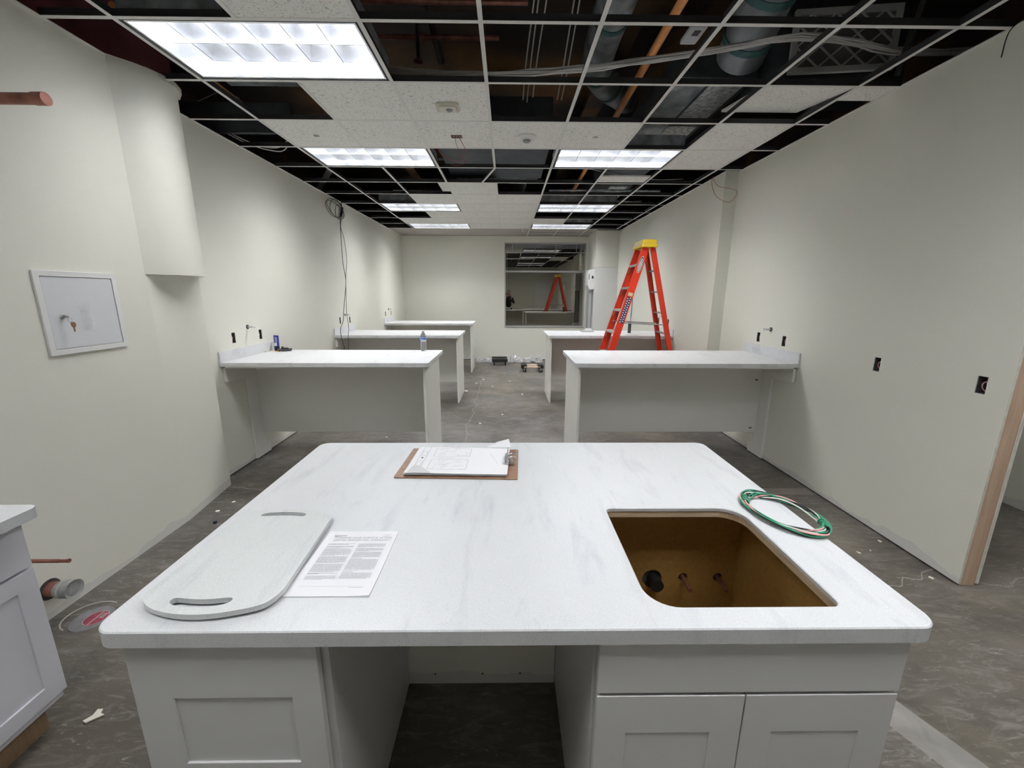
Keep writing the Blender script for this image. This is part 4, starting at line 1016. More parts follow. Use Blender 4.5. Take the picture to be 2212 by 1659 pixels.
g.add(vs, fs); g.build('sheet', M['paper'], ps)
ZP = 0.0030
text_mesh('CORIAN\u00ae SOLID SURFACE 10-YEAR', 0.0108, M['ink'], ps, -0.077, 0.101, ZP, 'heading', 1.0)
text_mesh('LIMITED RESIDENTIAL WARRANTY', 0.0108, M['ink'], ps, -0.077, 0.089, ZP, 'heading', 1.02)
def para(x0, x1, ytop, nl, lead=0.00265, lastfrac=0.6, bold=False):
    g = MB(); rnd = random.Random(int((x0+ytop)*1e5) & 0xffff)
    for l in range(nl):
        y = ytop-l*lead; xe = x1 if l < nl-1 else x0+(x1-x0)*lastfrac
        x = x0
        while x < xe-0.001:
            wl = min(rnd.uniform(0.002, 0.0075), xe-x)
            g.add([(x, y, ZP), (x+wl, y, ZP), (x+wl, y+0.00125, ZP), (x, y+0.00125, ZP)], [(0, 1, 2, 3)])
            x += wl+0.0011
    return g
g = MB()
ink = M['ink_light']
def addp(*a, **k): para(*a, **k).build('paragraph', M['ink'] if k.get('bold') else ink, ps, fixn=False)
c0, c1, c2, c3 = -0.084, -0.004, 0.006, 0.086
addp(c0, c1, 0.0735, 2, lastfrac=0.75, bold=True)
addp(c0, c1, 0.063, 4); addp(c0, c1, 0.0495, 1, lastfrac=0.9, bold=True); addp(c0, c1, 0.046, 11, lastfrac=0.55)
addp(c0, c1, 0.014, 11, lastfrac=0.8); addp(c0, c1, -0.0185, 13, lastfrac=0.8); addp(c0, c1, -0.056, 2, lastfrac=0.4, bold=True); addp(c0, c1, -0.0665, 6)
addp(c2, c3, 0.0735, 7, lastfrac=0.3); addp(c2, c3, 0.052, 6, lastfrac=0.5); addp(c2, c3, 0.0335, 10, lastfrac=0.3)
addp(c2, c3, 0.004, 1, lastfrac=0.4, bold=True); addp(c2, c3, 0.0005, 17, lastfrac=0.9); addp(c2, c3, -0.0465, 1, lastfrac=0.5); addp(c2, c3, -0.052, 1, lastfrac=0.35, bold=True); addp(c2, c3, -0.0555, 9, lastfrac=0.9)
g = MB(); g.box(-0.086, 0.088, -0.1055, -0.1051, ZP, ZP+0.0001); g.build('rule', M['ink_light'], ps)
addp(0.045, 0.088, -0.110, 1, lastfrac=1.0, bold=True); addp(-0.082, -0.045, 0.117, 4, lead=0.0022, lastfrac=0.5, bold=True); addp(0.068, 0.088, 0.121, 1, lastfrac=1)
addp(-0.088, -0.075, 0.127, 1, lastfrac=1)
g = MB(); g.add([(0.066+0.012*math.cos(t_)+0.010, 0.113+0.004*math.sin(t_), ZP) for t_ in [2*PI*k/20 for k in range(20)]]+[(0.066+0.0112*math.cos(t_)+0.010, 0.113+0.0034*math.sin(t_), ZP) for t_ in [2*PI*k/20 for k in range(20)]], [(k, (k+1) % 20, 20+(k+1) % 20, 20+k) for k in range(20)]); g.build('emblem', M['ink_light'], ps, fixn=False)
text_mesh('CORIAN', 0.0048, M['ink_light'], ps, 0.0665, 0.1113, ZP, 'emblem_text')

# clipboard
cb = empty('clipboard', (1.762, -0.722, IZ), -0.035); tag(cb, 'brown clipboard holding a stack of drawing sheets near the far island edge', 'clipboard')
g = MB(); g.prism(rrect(-0.250, 0.250, -0.158, 0.158, 0.006, 3), 0.0005, 0.0045); g.build('board', M['hardboard'], cb, bevel=0.001)
random.seed(11)
def sheet_stack():
    z = 0.0048
    for k in range(7):
        a = random.uniform(-0.012, 0.012); dx = random.uniform(-0.006, 0.006); dy = random.uniform(-0.005, 0.005)
        g = MB(); n = 10; vs = []
        for j in range(5):
            for i in range(n+1):
                x = -0.212+0.415*i/n; y = -0.143+0.284*j/4
                zz = z+0.0016+0.006*max(0, (i/n-0.72))**2*(k/7)*4 + (0.004*(1-i/n)*(1 if j == 0 else 0.4)*(k/7))
                vs.append((x*math.cos(a)-y*math.sin(a)+dx, x*math.sin(a)+y*math.cos(a)+dy, zz))
        fs = [(j*(n+1)+i, j*(n+1)+i+1, (j+1)*(n+1)+i+1, (j+1)*(n+1)+i) for j in range(4) for i in range(n)]
        nv = len(vs); vs += [(v[0], v[1], v[2]-0.0005) for v in vs]; fs += [tuple(nv+i for i in f_[::-1]) for f_ in fs]
        for i in range(n): fs.append((i, nv+i, nv+i+1, i+1))
        g.add(vs, fs); o = g.build('paper_sheet', M['paper'], cb)
        z += 0.0017
    return o, z
top, ztop = sheet_stack()
# folded corners
g = MB(); g.add([(-0.200, -0.143, ztop+0.004), (-0.100, -0.146, ztop+0.004), (-0.185, -0.085, ztop+0.010), (-0.150, -0.112, ztop+0.018)], [(0, 1, 3), (0, 3, 2)]); g.build('folded_corner', simple('paper_underside', (0.60, 0.60, 0.60), 0.8), cb, fixn=False)
g = MB(); g.add([(0.100, 0.140, ztop+0.005), (0.215, 0.128, ztop+0.012), (0.205, 0.160, ztop+0.040), (0.150, 0.152, ztop+0.028)], [(0, 1, 2), (0, 2, 3)]); g.build('curled_corner', M['paper'], cb, fixn=False)
# floor plan drawing on the top sheet
g = MB(); ZT = ztop+0.0062
def ln(x0, y0, x1, y1, wd=0.0007):
    d = Vector((x1-x0, y1-y0, 0)); nn = Vector((-d.y, d.x, 0)).normalized()*wd
    g.add([Vector((x0, y0, ZT))-nn, Vector((x1, y1, ZT))-nn, Vector((x1, y1, ZT))+nn, Vector((x0, y0, ZT))+nn], [(0, 1, 2, 3)])
def rc(x0, y0, x1, y1): ln(x0, y0, x1, y0); ln(x1, y0, x1, y1); ln(x1, y1, x0, y1); ln(x0, y1, x0, y0)
rc(-0.185, -0.128, -0.155, 0.128)
for yy in (-0.09, -0.03, 0.02, 0.08): ln(-0.185, yy, -0.155, yy)
rc(-0.180, -0.08, -0.160, -0.04); rc(-0.180, 0.03, -0.160, 0.07)
rc(-0.125, -0.115, 0.035, -0.012); rc(-0.125, 0.018, 0.035, 0.115)
rnd = random.Random(5)
for k in range(70):
    bx0 = rnd.uniform(-0.12, 0.02); by0 = rnd.choice([rnd.uniform(-0.112, -0.02), rnd.uniform(0.022, 0.11)])
    if rnd.random() < 0.5: ln(bx0, by0, min(0.035, bx0+rnd.uniform(0.006, 0.03)), by0)
    else: ln(bx0, by0, bx0, by0+rnd.uniform(-0.02, 0.02)*0.6)
ln(-0.10, 0.0, -0.03, 0.0); ln(-0.07, 0.125, -0.02, 0.125); ln(0.0, 0.03, 0.03, 0.03, 0.001)
for k in range(9): ln(0.125+0.004*k, 0.055-0.012*k, 0.131+0.004*k, 0.050-0.012*k)
g.build('plan_drawing', M['ink'], cb, fixn=False)
g = MB(); g.add([( -0.170+0.005*math.cos(2*PI*k/14), 0.002+0.007*math.sin(2*PI*k/14), ZT) for k in range(14)], [tuple(range(14))]); g.build('round_stamp', simple('dark_ink', (0.05, 0.05, 0.05), 0.8), cb, fixn=False)
cl = empty('clip', (0.205, 0.0, 0.0)); cl.parent = cb
g = MB(); g.box(-0.012, 0.0, -0.055, 0.055, ztop+0.008, ztop+0.012); g.box(-0.003, 0.001, -0.055, 0.055, ztop+0.0, ztop+0.040, M=None); g.build('jaw', M['steel'], cl, bevel=0.001)
g = MB(); g.box(0.002, 0.022, -0.022, 0.022, 0.0055, 0.010); g.build('clip_base', M['steel'], cl, bevel=0.001)
g = MB(); g.tube(smoothpath([(0.0, -0.018, 0.030), (0.020, -0.018, 0.040), (0.038, -0.022, 0.034), (0.040, -0.034, 0.034)], 4), 0.004, 8); g.tube(smoothpath([(0.0, 0.018, 0.030), (0.020, 0.018, 0.040), (0.038, 0.022, 0.034), (0.040, 0.034, 0.034)], 4), 0.004, 8)
g.build('lever', M['steel'], cl, smooth=True)
g = MB(); g.tube([(0.012, -0.03, 0.016), (0.012, 0.03, 0.016)], 0.006, 10); g.build('spring', M['steel'], cl, smooth=True)

# coil of wires
wc = empty('wire_coil', (2.892, -1.158, IZ), 0.35); tag(wc, 'coil of green, black, white and pink wires beside the sink cut-out', 'wire coil')
random.seed(21)
for k, (mt, r0) in enumerate((('greenw', 0.0), ('greenw', 0.006), ('greenw', -0.006), ('blackw', 0.004), ('blackw', -0.004), ('whitew', 0.002), ('whitew', -0.007), ('pinkw', 0.008), ('pinkw', -0.002), ('blackw', 0.009), ('greenw', 0.011), ('blackw', 0.000), ('greenw', 0.003))):
    ph_ = random.uniform(0, 6.28); ph2 = random.uniform(0, 6.28); p = []
    for j in range(49):
        a = 2*PI*j/48
        rr_ = 1+ (r0+0.006*math.sin(2*a+ph_)+0.004*math.sin(3*a+ph2))/0.11
        p.append((0.088*rr_*math.cos(a), 0.128*rr_*math.sin(a), 0.010+0.006*math.sin(3*a+ph2)+0.002*(k % 3)))
    g = MB(); g.tube(p, 0.0024, 6, cap=False); g.build('wire', M[mt], wc, smooth=True)
for a0 in (1.9, -1.2):
    p = []
    for j in range(40):
        t_ = j/39; a = a0+0.5*t_; th = t_*2*PI*5
        c_ = Vector((0.088*math.cos(a), 0.128*math.sin(a), 0.012)); e = Vector((math.cos(a), math.sin(a), 0))
        p.append(c_+e*0.012*math.cos(th)+Vector((0, 0, 0.011*math.sin(th))))
    g = MB(); g.tube(p, 0.0024, 6); g.build('wrap', M['greenw'], wc, smooth=True)

# ------------------------------------------------------------------ neighbouring base cabinet at lower left
nb = empty('base_cabinet', (-0.03, -2.2, 0)); tag(nb, 'white shaker base cabinet with stone top cut off by the lower left edge', 'cabinet')
ox2, oy2 = -0.03, -2.2
NX, NY = 0.285, -1.105
g = MB(); g.prism(rrect(-0.358-ox2, 0.330-ox2, -3.30-oy2, -1.075-oy2, [0.002, 0.03, 0.002, 0.002], 6), 0.862, 0.900); g.build('countertop', M['stone'], nb, bevel=0.003)
g = MB(); g.box(-0.358-ox2, NX-0.021-ox2, -3.28-oy2, NY-oy2, 0.12, 0.8615); g.build('carcass', M['cabinet_cool'], nb, bevel=0.001)
g = MB(); g.box(-0.358-ox2, NX-0.07-ox2, -3.28-oy2, NY-0.03-oy2, 0.0, 0.1195); g.build('toe_kick', mat_wood('brown_toe_kick', (0.20, 0.13, 0.07), (0.28, 0.19, 0.11), 8), nb)
def shakerX(y0, y1, z0, z1, rail, name, rec=0.007):
    MX = Matrix(((0, 0, 1, 0), (1, 0, 0, 0), (0, 1, 0, 0), (0, 0, 0, 1)))
    o = [(y0-oy2, z0), (y1-oy2, z0), (y1-oy2, z1), (y0-oy2, z1)]; i = [(y0+rail-oy2, z0+rail), (y1-rail-oy2, z0+rail), (y1-rail-oy2, z1-rail), (y0+rail-oy2, z1-rail)]
    g = MB(); g.prism(o, NX-0.020-ox2, NX-ox2, holes=[i], M=MX)
    g.box(NX-0.020-ox2, NX-rec-ox2, y0+rail-0.001-oy2, y1-rail+0.001-oy2, z0+rail-0.001, z1-rail+0.001)
    g.build(name, M['cabinet_cool'], nb, bevel=0.0015)
g = MB(); g.box(NX-0.020-ox2, NX-ox2, -1.72-oy2, NY-oy2, 0.684, 0.855); g.build('drawer_front', M['cabinet_cool'], nb, bevel=0.002)
shakerX(-1.72, NY, 0.155, 0.674, 0.062, 'door')
g = MB(); g.box(NX-0.020-ox2, NX-ox2, -2.34-oy2, -1.726-oy2, 0.684, 0.855); g.build('drawer_front', M['cabinet_cool'], nb, bevel=0.002)
shakerX(-2.34, -1.726, 0.155, 0.674, 0.062, 'door')

# ------------------------------------------------------------------ pipes and access panel on the near left wall
root = empty('copper_drain_stub', (-0.36, -0.32, 2.469)); tag(root, 'thick copper pipe stub sticking out of the upper left wall', 'pipe')
g = MB(); g.tube([(0.0, 0, 0), (0.235, 0, 0)], 0.0235, 20); g.build('pipe', M['copper'], root, smooth=True)
g = MB(); g.tube([(0.215, 0, 0), (0.266, 0, 0)], [0.0265, 0.0265], 20); g.build('cap', M['copper'], root, smooth=True)
root = empty('copper_water_stub', (-0.36, -0.75, 0.443)); tag(root, 'thin copper pipe stub beside the lower left cabinet drawer line', 'pipe')
g = MB(); g.tube([(0, 0, 0), (0.305, 0, 0)], 0.0085, 12); g.build('pipe', M['copper'], root, smooth=True)
g = MB(); g.tube([(0.305, 0, 0), (0.335, 0, 0), (0.352, -0.002, 0.003)], [0.0075, 0.0075, 0.0095], 12); g.build('cap', M['copper'], root, smooth=True)
root = empty('drain_stub', (-0.36, -0.57, 0.152)); tag(root, 'short fat copper drain pipe with a grey rubber coupling near the floor', 'pipe')
g = MB(); g.tube([(0.0, 0, 0), (0.062, 0, 0)], 0.036, 24); g.build('pipe', M['copper'], root, smooth=True)
g = MB(); g.tube([(0.05, 0, 0), (0.058, 0, 0), (0.10, 0, 0), (0.125, 0, 0)], [0.040, 0.043, 0.043, 0.047], 24, cap=False); g.tube([(0.125, 0, 0), (0.118, 0, 0)], [0.047, 0.034], 24, cap=False); g.tube([(0.118, 0, 0), (0.100, 0, 0)], [0.034, 0.034], 24)
g.build('coupling', simple('grey_rubber_coupling', (0.28, 0.29, 0.28), 0.55, noise=0.25, nscale=30), root, smooth=True)
g = MB(); g.tube([(0.070, 0.0, 0), (0.082, 0, 0)], 0.0445, 24); g.build('band_clamp', M['steel'], root, smooth=True)
g = MB(); g.tube([(0.0003, 0, 0), (0.002, 0, 0)], 0.052, 20); g.build('wall_cutout', M['box_dark'], root)

root = empty('access_panel', (-0.36, -0.10, 1.52)); tag(root, 'square white locked access panel with keys in its lock on the left wall', 'access panel')
MX = Matrix(((0, 0, 1, 0), (1, 0, 0, 0), (0, 1, 0, 0), (0, 0, 0, 1)))
hwid = 0.216; hz = 0.213
g = MB(); g.prism(rrect(-hwid, hwid, -hz, hz, 0.002, 1), 0.0, 0.012, holes=[rrect(-hwid+0.028, hwid-0.028, -hz+0.028, hz-0.028, 0.002, 1)], M=MX); g.build('frame', M['plastic_w'], root, bevel=0.0015)
M['panel_door'] = simple('cool_white_panel', (0.69, 0.70, 0.725), 0.35)
g = MB(); g.prism(rrect(-hwid+0.031, hwid-0.031, -hz+0.031, hz-0.031, 0.002, 1), 0.001, 0.009, M=MX); dp = g.build('door', M['panel_door'], root, bevel=0.001)
g = MB(); g.tube([(0.009, -0.125, -0.018), (0.022, -0.125, -0.018)], 0.011, 16); lk = g.build('lock', M['steel'], root, smooth=True)
g = MB(); g.box(0.022, 0.045, -0.127, -0.123, -0.024, -0.012); g.tube([(0.048+0.010*math.cos(a), -0.125, -0.034+0.014*math.sin(a)) for a in [2*PI*k/14 for k in range(15)]], 0.0012, 6, cap=False); g.build('key', M['steel'], lk)
g = MB(); g.prism([(-0.010, 0.0), (-0.013, -0.012), (-0.009, -0.024), (-0.004, -0.028), (-0.003, -0.050), (0.003, -0.050), (0.004, -0.028), (0.010, -0.024), (0.013, -0.012), (0.008, 0.0)], 0.049, 0.0515, M=Matrix.Translation((0, -0.115, -0.046)) @ MX)
g.build('hanging_key', M['brass'], lk)
g = MB()
vs = []; fs = []; rnd = random.Random(4)
nx_, ny_ = 7, 12
for j in range(ny_+1):
    for i in range(nx_+1):
        u = i/nx_; v = j/ny_
        wdt = 0.042-0.012*math.sin(v*PI)
        vs.append((0.0105+0.006*rnd.random(), -0.005+0.012*(1-v)+(u-0.5)*2*wdt*0.75, -0.095+0.14*v))
for j in range(ny_):
    for i in range(nx_): fs.append((j*(nx_+1)+i, j*(nx_+1)+i+1, (j+1)*(nx_+1)+i+1, (j+1)*(nx_+1)+i))
g.add(vs, fs)
m, nt, b_, N, L_ = nm('clear_pouch'); b_.inputs['Base Color'].default_value = (0.9, 0.9, 0.92, 1); b_.inputs['Alpha'].default_value = 0.35; b_.inputs['Roughness'].default_value = 0.15
pz = g.build('plastic_pouch', m, smooth=True, fixn=False); pz.location = (-0.36, -0.10, 1.52); tag(pz, 'crumpled clear plastic pouch taped to the white access panel', 'pouch')

# floor cleanout
fc = empty('floor_cleanout', (-0.150, -0.60, 0)); tag(fc, 'round grey floor cleanout cover with a red and white centre label', 'floor cover')
g = MB(); g.lathe([(0.0, 0.004), (0.085, 0.004), (0.088, 0.0)], n=36); g.build('cover', simple('grey_cover_plate', (0.17, 0.17, 0.175), 0.5, noise=0.2), fc, smooth=True)
g = MB(); g.lathe([(0.0, 0.0062), (0.047, 0.0062), (0.047, 0.0042)], (0.02, 0.0, 0), n=30); lb = g.build('centre_label', simple('worn_red_label', (0.22, 0.03, 0.05), 0.6, noise=0.4, nscale=60), fc)
g = MB(); g.lathe([(0.047, 0.0042), (0.047, 0.0066), (0.051, 0.0066), (0.051, 0.0042)], (0.02, 0, 0), 30, cap=False); g.box(0.016, 0.023, -0.045, 0.045, 0.0063, 0.0067); g.box(0.032, 0.052, 0.0, 0.034, 0.0063, 0.0067); g.build('label_print', simple('faded_pink_print', (0.42, 0.28, 0.30), 0.7), fc)
g = MB(); g.box(0.037, 0.047, 0.006, 0.028, 0.0068, 0.0070); g.build('label_square', simple('dull_grey_green', (0.18, 0.19, 0.17), 0.7), fc)
g = MB(); p = [(-0.03+0.115*math.cos(a), 0.02+0.10*math.sin(a), 0.001) for a in [math.radians(d_) for d_ in range(60, 255, 9)]]; g.tube(p, 0.0035, 6); g.build('cut_ring', simple('pale_ring', (0.42, 0.41, 0.36), 0.8), fc)

# ------------------------------------------------------------------ items on the left tables
root = empty('adhesive_tube', (-0.606, 2.165-0.24, TH)); root.location = (-0.475, 1.935, TH)
tag(root, 'blue upright tube with black cap on the nearest left table', 'tube')
g = MB(); g.lathe([(0.0, 0), (0.024, 0), (0.025, 0.004), (0.025, 0.045), (0.0, 0.045)], n=20); g.build('cap', M['black'], root, smooth=True)
g = MB(); pr = []
for k in range(11):
    t_ = k/10; z = 0.0455+0.115*t_
    for a in range(20):
        an = 2*PI*a/20; pr.append(((0.024+0.003*t_)*math.cos(an), 0.024*(1-0.93*t_**2.2)*math.sin(an), z))
fs = [(i*20+a, i*20+(a+1) % 20, (i+1)*20+(a+1) % 20, (i+1)*20+a) for i in range(10) for a in range(20)] + [tuple(range(19, -1, -1)), tuple(200+a for a in range(20))]
g.add(pr, fs); g.build('tube_body', M['blue'], root, smooth=True)
g = MB(); g.box(-0.010, 0.016, -0.0262, -0.0245, 0.052, 0.085); g.build('label', M['plastic_w'], root)
g = MB(); g.box(-0.004, 0.018, -0.021, -0.0195, 0.090, 0.145); g.build('grey_print', M['plastic_g'], root)
root.rotation_euler = (0, 0.03, 0)
root = empty('tool_tray', (-0.375, 1.90, TH), 0.5); tag(root, 'small charcoal plastic tray with a black charger on the nearest left table', 'tray')
g = MB(); g.add([(-0.055, -0.04, 0), (0.055, -0.04, 0), (0.055, 0.04, 0), (-0.055, 0.04, 0), (-0.07, -0.05, 0.022), (0.07, -0.05, 0.022), (0.07, 0.05, 0.022), (-0.07, 0.05, 0.022)], [(0, 3, 2, 1), (4, 5, 6, 7), (0, 1, 5, 4), (1, 2, 6, 5), (2, 3, 7, 6), (3, 0, 4, 7)]); g.build('tray_body', M['charcoal'], root, bevel=0.002)
g = MB(); g.box(-0.035, 0.035, -0.02, 0.02, 0.0225, 0.034); g.box(-0.030, -0.008, -0.012, 0.012, 0.034, 0.048); g.build('charger', M['black'], root, bevel=0.002)
root = empty('caulk_smear_paper', (0, 0, 0)); root.name = 'scrap_paper'; root.location = (-0.47, 1.86, TH); tag(root, 'cream paper scrap lying under the yellow pencil on the nearest left table', 'paper scrap')
g = MB(); g.prism([(-0.05, -0.045), (0.075, -0.035), (0.085, 0.035), (-0.04, 0.04)], 0.0003, 0.0011); g.build('sheet', simple('cream_paper', (0.72, 0.66, 0.48), 0.8), root)
g = MB(); g.tube([(-0.075, -0.055, 0.006), (-0.05, -0.045, 0.006)], [0.008, 0.004], 8); g.build('nib_cap', M['ply'], root, smooth=True)
g = MB(); g.tube([(-0.45, 1.852, TH+0.0055), (-0.385, 1.845, TH+0.0055)], 0.004, 6); thing(g, 'pencil', M['yellowwood'], 'yellow pencil on the cream paper scrap', 'pencil')
wb = empty('water_bottle', (1.078, 1.925, TH)); tag(wb, 'clear plastic water bottle with a blue label on the nearest left table', 'bottle')
g = MB(); g.lathe([(0.0, 0.002), (0.026, 0.0), (0.031, 0.008), (0.032, 0.03), (0.0305, 0.036), (0.032, 0.042), (0.032, 0.055), (0.029, 0.075), (0.029, 0.10), (0.032, 0.115), (0.032, 0.148), (0.027, 0.165), (0.017, 0.186), (0.0125, 0.194), (0.0125, 0.199), (0.0, 0.199)], n=28); g.build('bottle_body', M['clear'], wb, smooth=True)
g = MB(); g.lathe([(0.0140, 0.1993), (0.0145, 0.2005), (0.0145, 0.214), (0.0, 0.2145)], n=20); g.build('cap', simple('milky_cap', (0.60, 0.62, 0.62), 0.4), wb, smooth=True)
g = MB(); g.lathe([(0.0325, 0.115), (0.0328, 0.116), (0.0328, 0.146), (0.0325, 0.147)], n=28, cap=False); lab_ = g.build('label', M['bluel'], wb, smooth=True)
g = MB(); g.lathe([(0.0330, 0.124), (0.0331, 0.1245), (0.0331, 0.128), (0.0330, 0.1285)], n=28, cap=False); g.lathe([(0.0330, 0.144), (0.0331, 0.1445), (0.0331, 0.147), (0.0330, 0.1475)], n=28, cap=False); g.lathe([(0.0330, 0.113), (0.0331, 0.1135), (0.0331, 0.116), (0.0330, 0.1165)], n=28, cap=False); g.build('label_stripes', M['plastic_w'], lab_, smooth=True)

# ------------------------------------------------------------------ black cables hanging on the left wall
bc = empty('hanging_cables', (XL+0.02, 4.1, 2.96)); tag(bc, 'two thin black cables with a coil at the top hanging down the left wall', 'cables')
def rel(l): return [(p[0]-XL-0.02, p[1]-4.1, p[2]-2.96) for p in l]
A_ = [(-0.53, 4.20, 2.985), (-0.52, 4.17, 2.86), (-0.52, 4.093, 2.725), (-0.52, 4.056, 2.393), (-0.52, 4.053, 2.059), (-0.52, 4.11, 1.823), (-0.48, 3.918, 1.581), (-0.43, 3.686, 1.35), (-0.41, 3.60, 1.24), (-0.43, 3.53, 1.13), (-0.42, 3.50, 1.031), (-0.39, 3.50, 0.85), (-0.36, 3.48, 0.45), (-0.34, 3.40, 0.01)]
B_ = [(-0.53, 4.21, 2.985), (-0.52, 4.18, 2.80), (-0.52, 4.08, 2.60), (-0.52, 4.172, 2.44), (-0.52, 4.217, 2.14), (-0.52, 4.118, 1.858), (-0.48, 3.956, 1.512), (-0.43, 3.80, 1.325), (-0.35, 3.62, 1.22), (-0.32, 3.54, 1.117), (-0.318, 3.50, 1.031), (-0.327, 3.50, 0.85), (-0.30, 3.47, 0.45), (-0.27, 3.44, 0.01)]
g = MB(); g.tube(rel(smoothpath(A_)), 0.0045, 6); g.build('cable', M['blackw'], bc, smooth=True)
g = MB(); g.tube(rel(smoothpath(B_)), 0.0038, 6); g.build('cable', simple('dark_grey_cable', (0.05, 0.05, 0.06), 0.4), bc, smooth=True)
for k, (c_y, c_z, ry, rz_) in enumerate(((3.92, 2.82, 0.28, 0.115), (3.87, 2.80, 0.30, 0.10), (4.05, 2.79, 0.16, 0.095), (3.98, 2.83, 0.24, 0.12))):
    p = [(-0.515+0.012*math.sin(a*2+k)-XL-0.02, c_y+ry*math.cos(a)-4.1, c_z+rz_*math.sin(a)-2.96) for a in [2*PI*j/32 for j in range(33)]]
    g = MB(); g.tube(p, 0.0042, 6, cap=False); g.build('coil_turn', M['blackw'], bc, smooth=True)
g = MB(); g.tube(rel([(-0.515, 4.19, 2.88), (-0.515, 4.12, 2.76)]), 0.016, 10); g.build('cable_wrap', simple('navy_tape', (0.01, 0.01, 0.03), 0.5), bc, smooth=True)
g = MB(); g.tube(smoothpath([(XR2-0.004, 5.62, 1.93), (XR2-0.012, 5.61, 1.90), (XR2-0.012, 5.64, 1.4), (XR2-0.012, 5.68, 0.9), (XR2-0.012, 5.70, 0.02)]), 0.006, 6)
thing(g, 'thin_black_cable', M['blackw'], 'single thin black cable hanging down the far right wall behind the ladder', 'cable', smooth=True)

# ------------------------------------------------------------------ step ladder
ld = empty('step_ladder', (3.72, 3.15, 0)); tag(ld, 'open orange-red fibreglass step ladder with a yellow top cap', 'ladder')
lx, ly = 3.72, 3.15
def P3(x, y, z): return Vector((x-lx, y-ly, z))
ZT_ = 2.205
def fpt(z, s):   # front rail centre, s=-1 near, +1 far
    return P3(3.072+0.294*z, 3.15+s*(0.285-0.125*z/ZT_), z)
def rpt(z, s): return P3(4.335-0.236*z, 3.15+s*(0.250-0.105*z/ZT_), z)
def channel(a, b_, wdir, s, wid, name, mat, flange=0.028, t=0.004):
    """C rail from a to b; web faces outward (s along Y)"""
    d = (b_-a).normalized(); wv = wdir.normalized()*wid/2; yv = Vector((0, s, 0))
    g = MB()
    def slab(p, e1, e2):
        vs = [p, p+e1, p+e1+e2, p+e2]; vs2 = [v+(b_-a) for v in vs]
        g.add(vs+vs2, [(0, 3, 2, 1), (4, 5, 6, 7), (0, 1, 5, 4), (1, 2, 6, 5), (2, 3, 7, 6), (3, 0, 4, 7)])
    slab(a-wv-yv*t/2, wv*2, yv*t)
    slab(a-wv-yv*t/2, wdir.normalized()*t, -yv*flange)
    slab(a+wv-yv*t/2, -wdir.normalized()*t, -yv*flange)
    return g.build(name, mat, ld, bevel=0.001)
rails = {}
for s in (-1, 1):
    o = channel(fpt(0.02, s), fpt(ZT_, s), Vector((1, 0, -0.294)), s, 0.088, 'front_rail', M['ladder']); rails[('f', s)] = o
    o = channel(rpt(0.02, s), rpt(ZT_+0.02, s), Vector((1, 0, 0.236)), s, 0.062, 'rear_rail', M['ladder']); rails[('r', s)] = o
    for (fn, wd_) in ((fpt, 0.05), (rpt, 0.038)):
        p = fn(0, s); g = MB(); g.box(p.x-wd_, p.x+wd_, p.y-0.02, p.y+0.02, 0, 0.045); g.build('foot', M['black'], ld, bevel=0.004)
for k in range(1, 8):
    z = 0.2865*k; a = fpt(z, -1); b_ = fpt(z, 1)
    g = MB(); g.box(a.x-0.050, a.x+0.045, a.y+0.003, b_.y-0.003, z-0.004, z); g.box(a.x-0.050, a.x-0.046, a.y+0.003, b_.y-0.003, z-0.030, z-0.004); g.box(a.x+0.041, a.x+0.045, a.y+0.003, b_.y-0.003, z-0.022, z-0.004)
    g.build('step', M['alu'], ld, bevel=0.0015)
    if k >= 2:
        g = MB(); g.tube([(a.x-0.03, b_.y-0.012, z-0.028), (a.x-0.055, b_.y-0.006, z-0.10)], 0.005, 6); g.build('step_brace', M['steel'], ld)
for k in range(7):
    z = 1.926-0.270*k; a = rpt(z, -1); b_ = rpt(z, 1)
    g = MB(); g.box(a.x-0.018, a.x+0.018, a.y+0.003, b_.y-0.003, z-0.010, z+0.010); g.build('rear_rung', simple('dull_rung', (0.28, 0.25, 0.25), 0.5, metal=0.4) if k == 0 else bpy.data.materials['dull_rung'], ld, bevel=0.002)
for s in (-1, 1):
    a = fpt(1.262, s)+Vector((0.0, -0.02*s, 0)); b_ = rpt(1.235, s)+Vector((0.0, -0.02*s, 0))
    g = MB(); m_ = (a+b_)/2
    g.tube([a, m_], 0.009, 6); g.tube([m_+Vector((-0.02, -0.006*s, 0)), b_+Vector((0, -0.006*s, 0))], 0.009, 6); g.build('spreader', M['alu'], ld)
# top cap
g = MB()
cvs = [(-0.085, -0.205, 0), (0.125, -0.205, 0), (0.125, 0.205, 0), (-0.085, 0.205, 0), (-0.055, -0.190, 0.095), (0.105, -0.190, 0.095), (0.105, 0.190, 0.095), (-0.055, 0.190, 0.095)]
cvs = [(v[0]+3.735-lx, v[1], v[2]+2.205) for v in cvs]
g.add(cvs, [(0, 3, 2, 1), (4, 5, 6, 7), (0, 1, 5, 4), (1, 2, 6, 5), (2, 3, 7, 6), (3, 0, 4, 7)]); cap_ = g.build('top_cap', M['yellow'], ld, bevel=0.010, seg=3)
g = MB(); x0_ = 3.735-lx
g.add([(x0_-0.0815, -0.12, 2.225), (x0_-0.0815, 0.12, 2.225), (x0_-0.064, 0.12, 2.285), (x0_-0.064, -0.12, 2.285)], [(0, 1, 2, 3)]); g.build('warning_label', M['cream'], cap_, fixn=False)
for k in range(4):
    g = MB(); g.tube([(x0_-0.04+0.045*k, -0.203, 2.250), (x0_-0.04+0.045*k, -0.199, 2.252)], 0.005, 8); g.build('rivet', M['steel'], cap_)
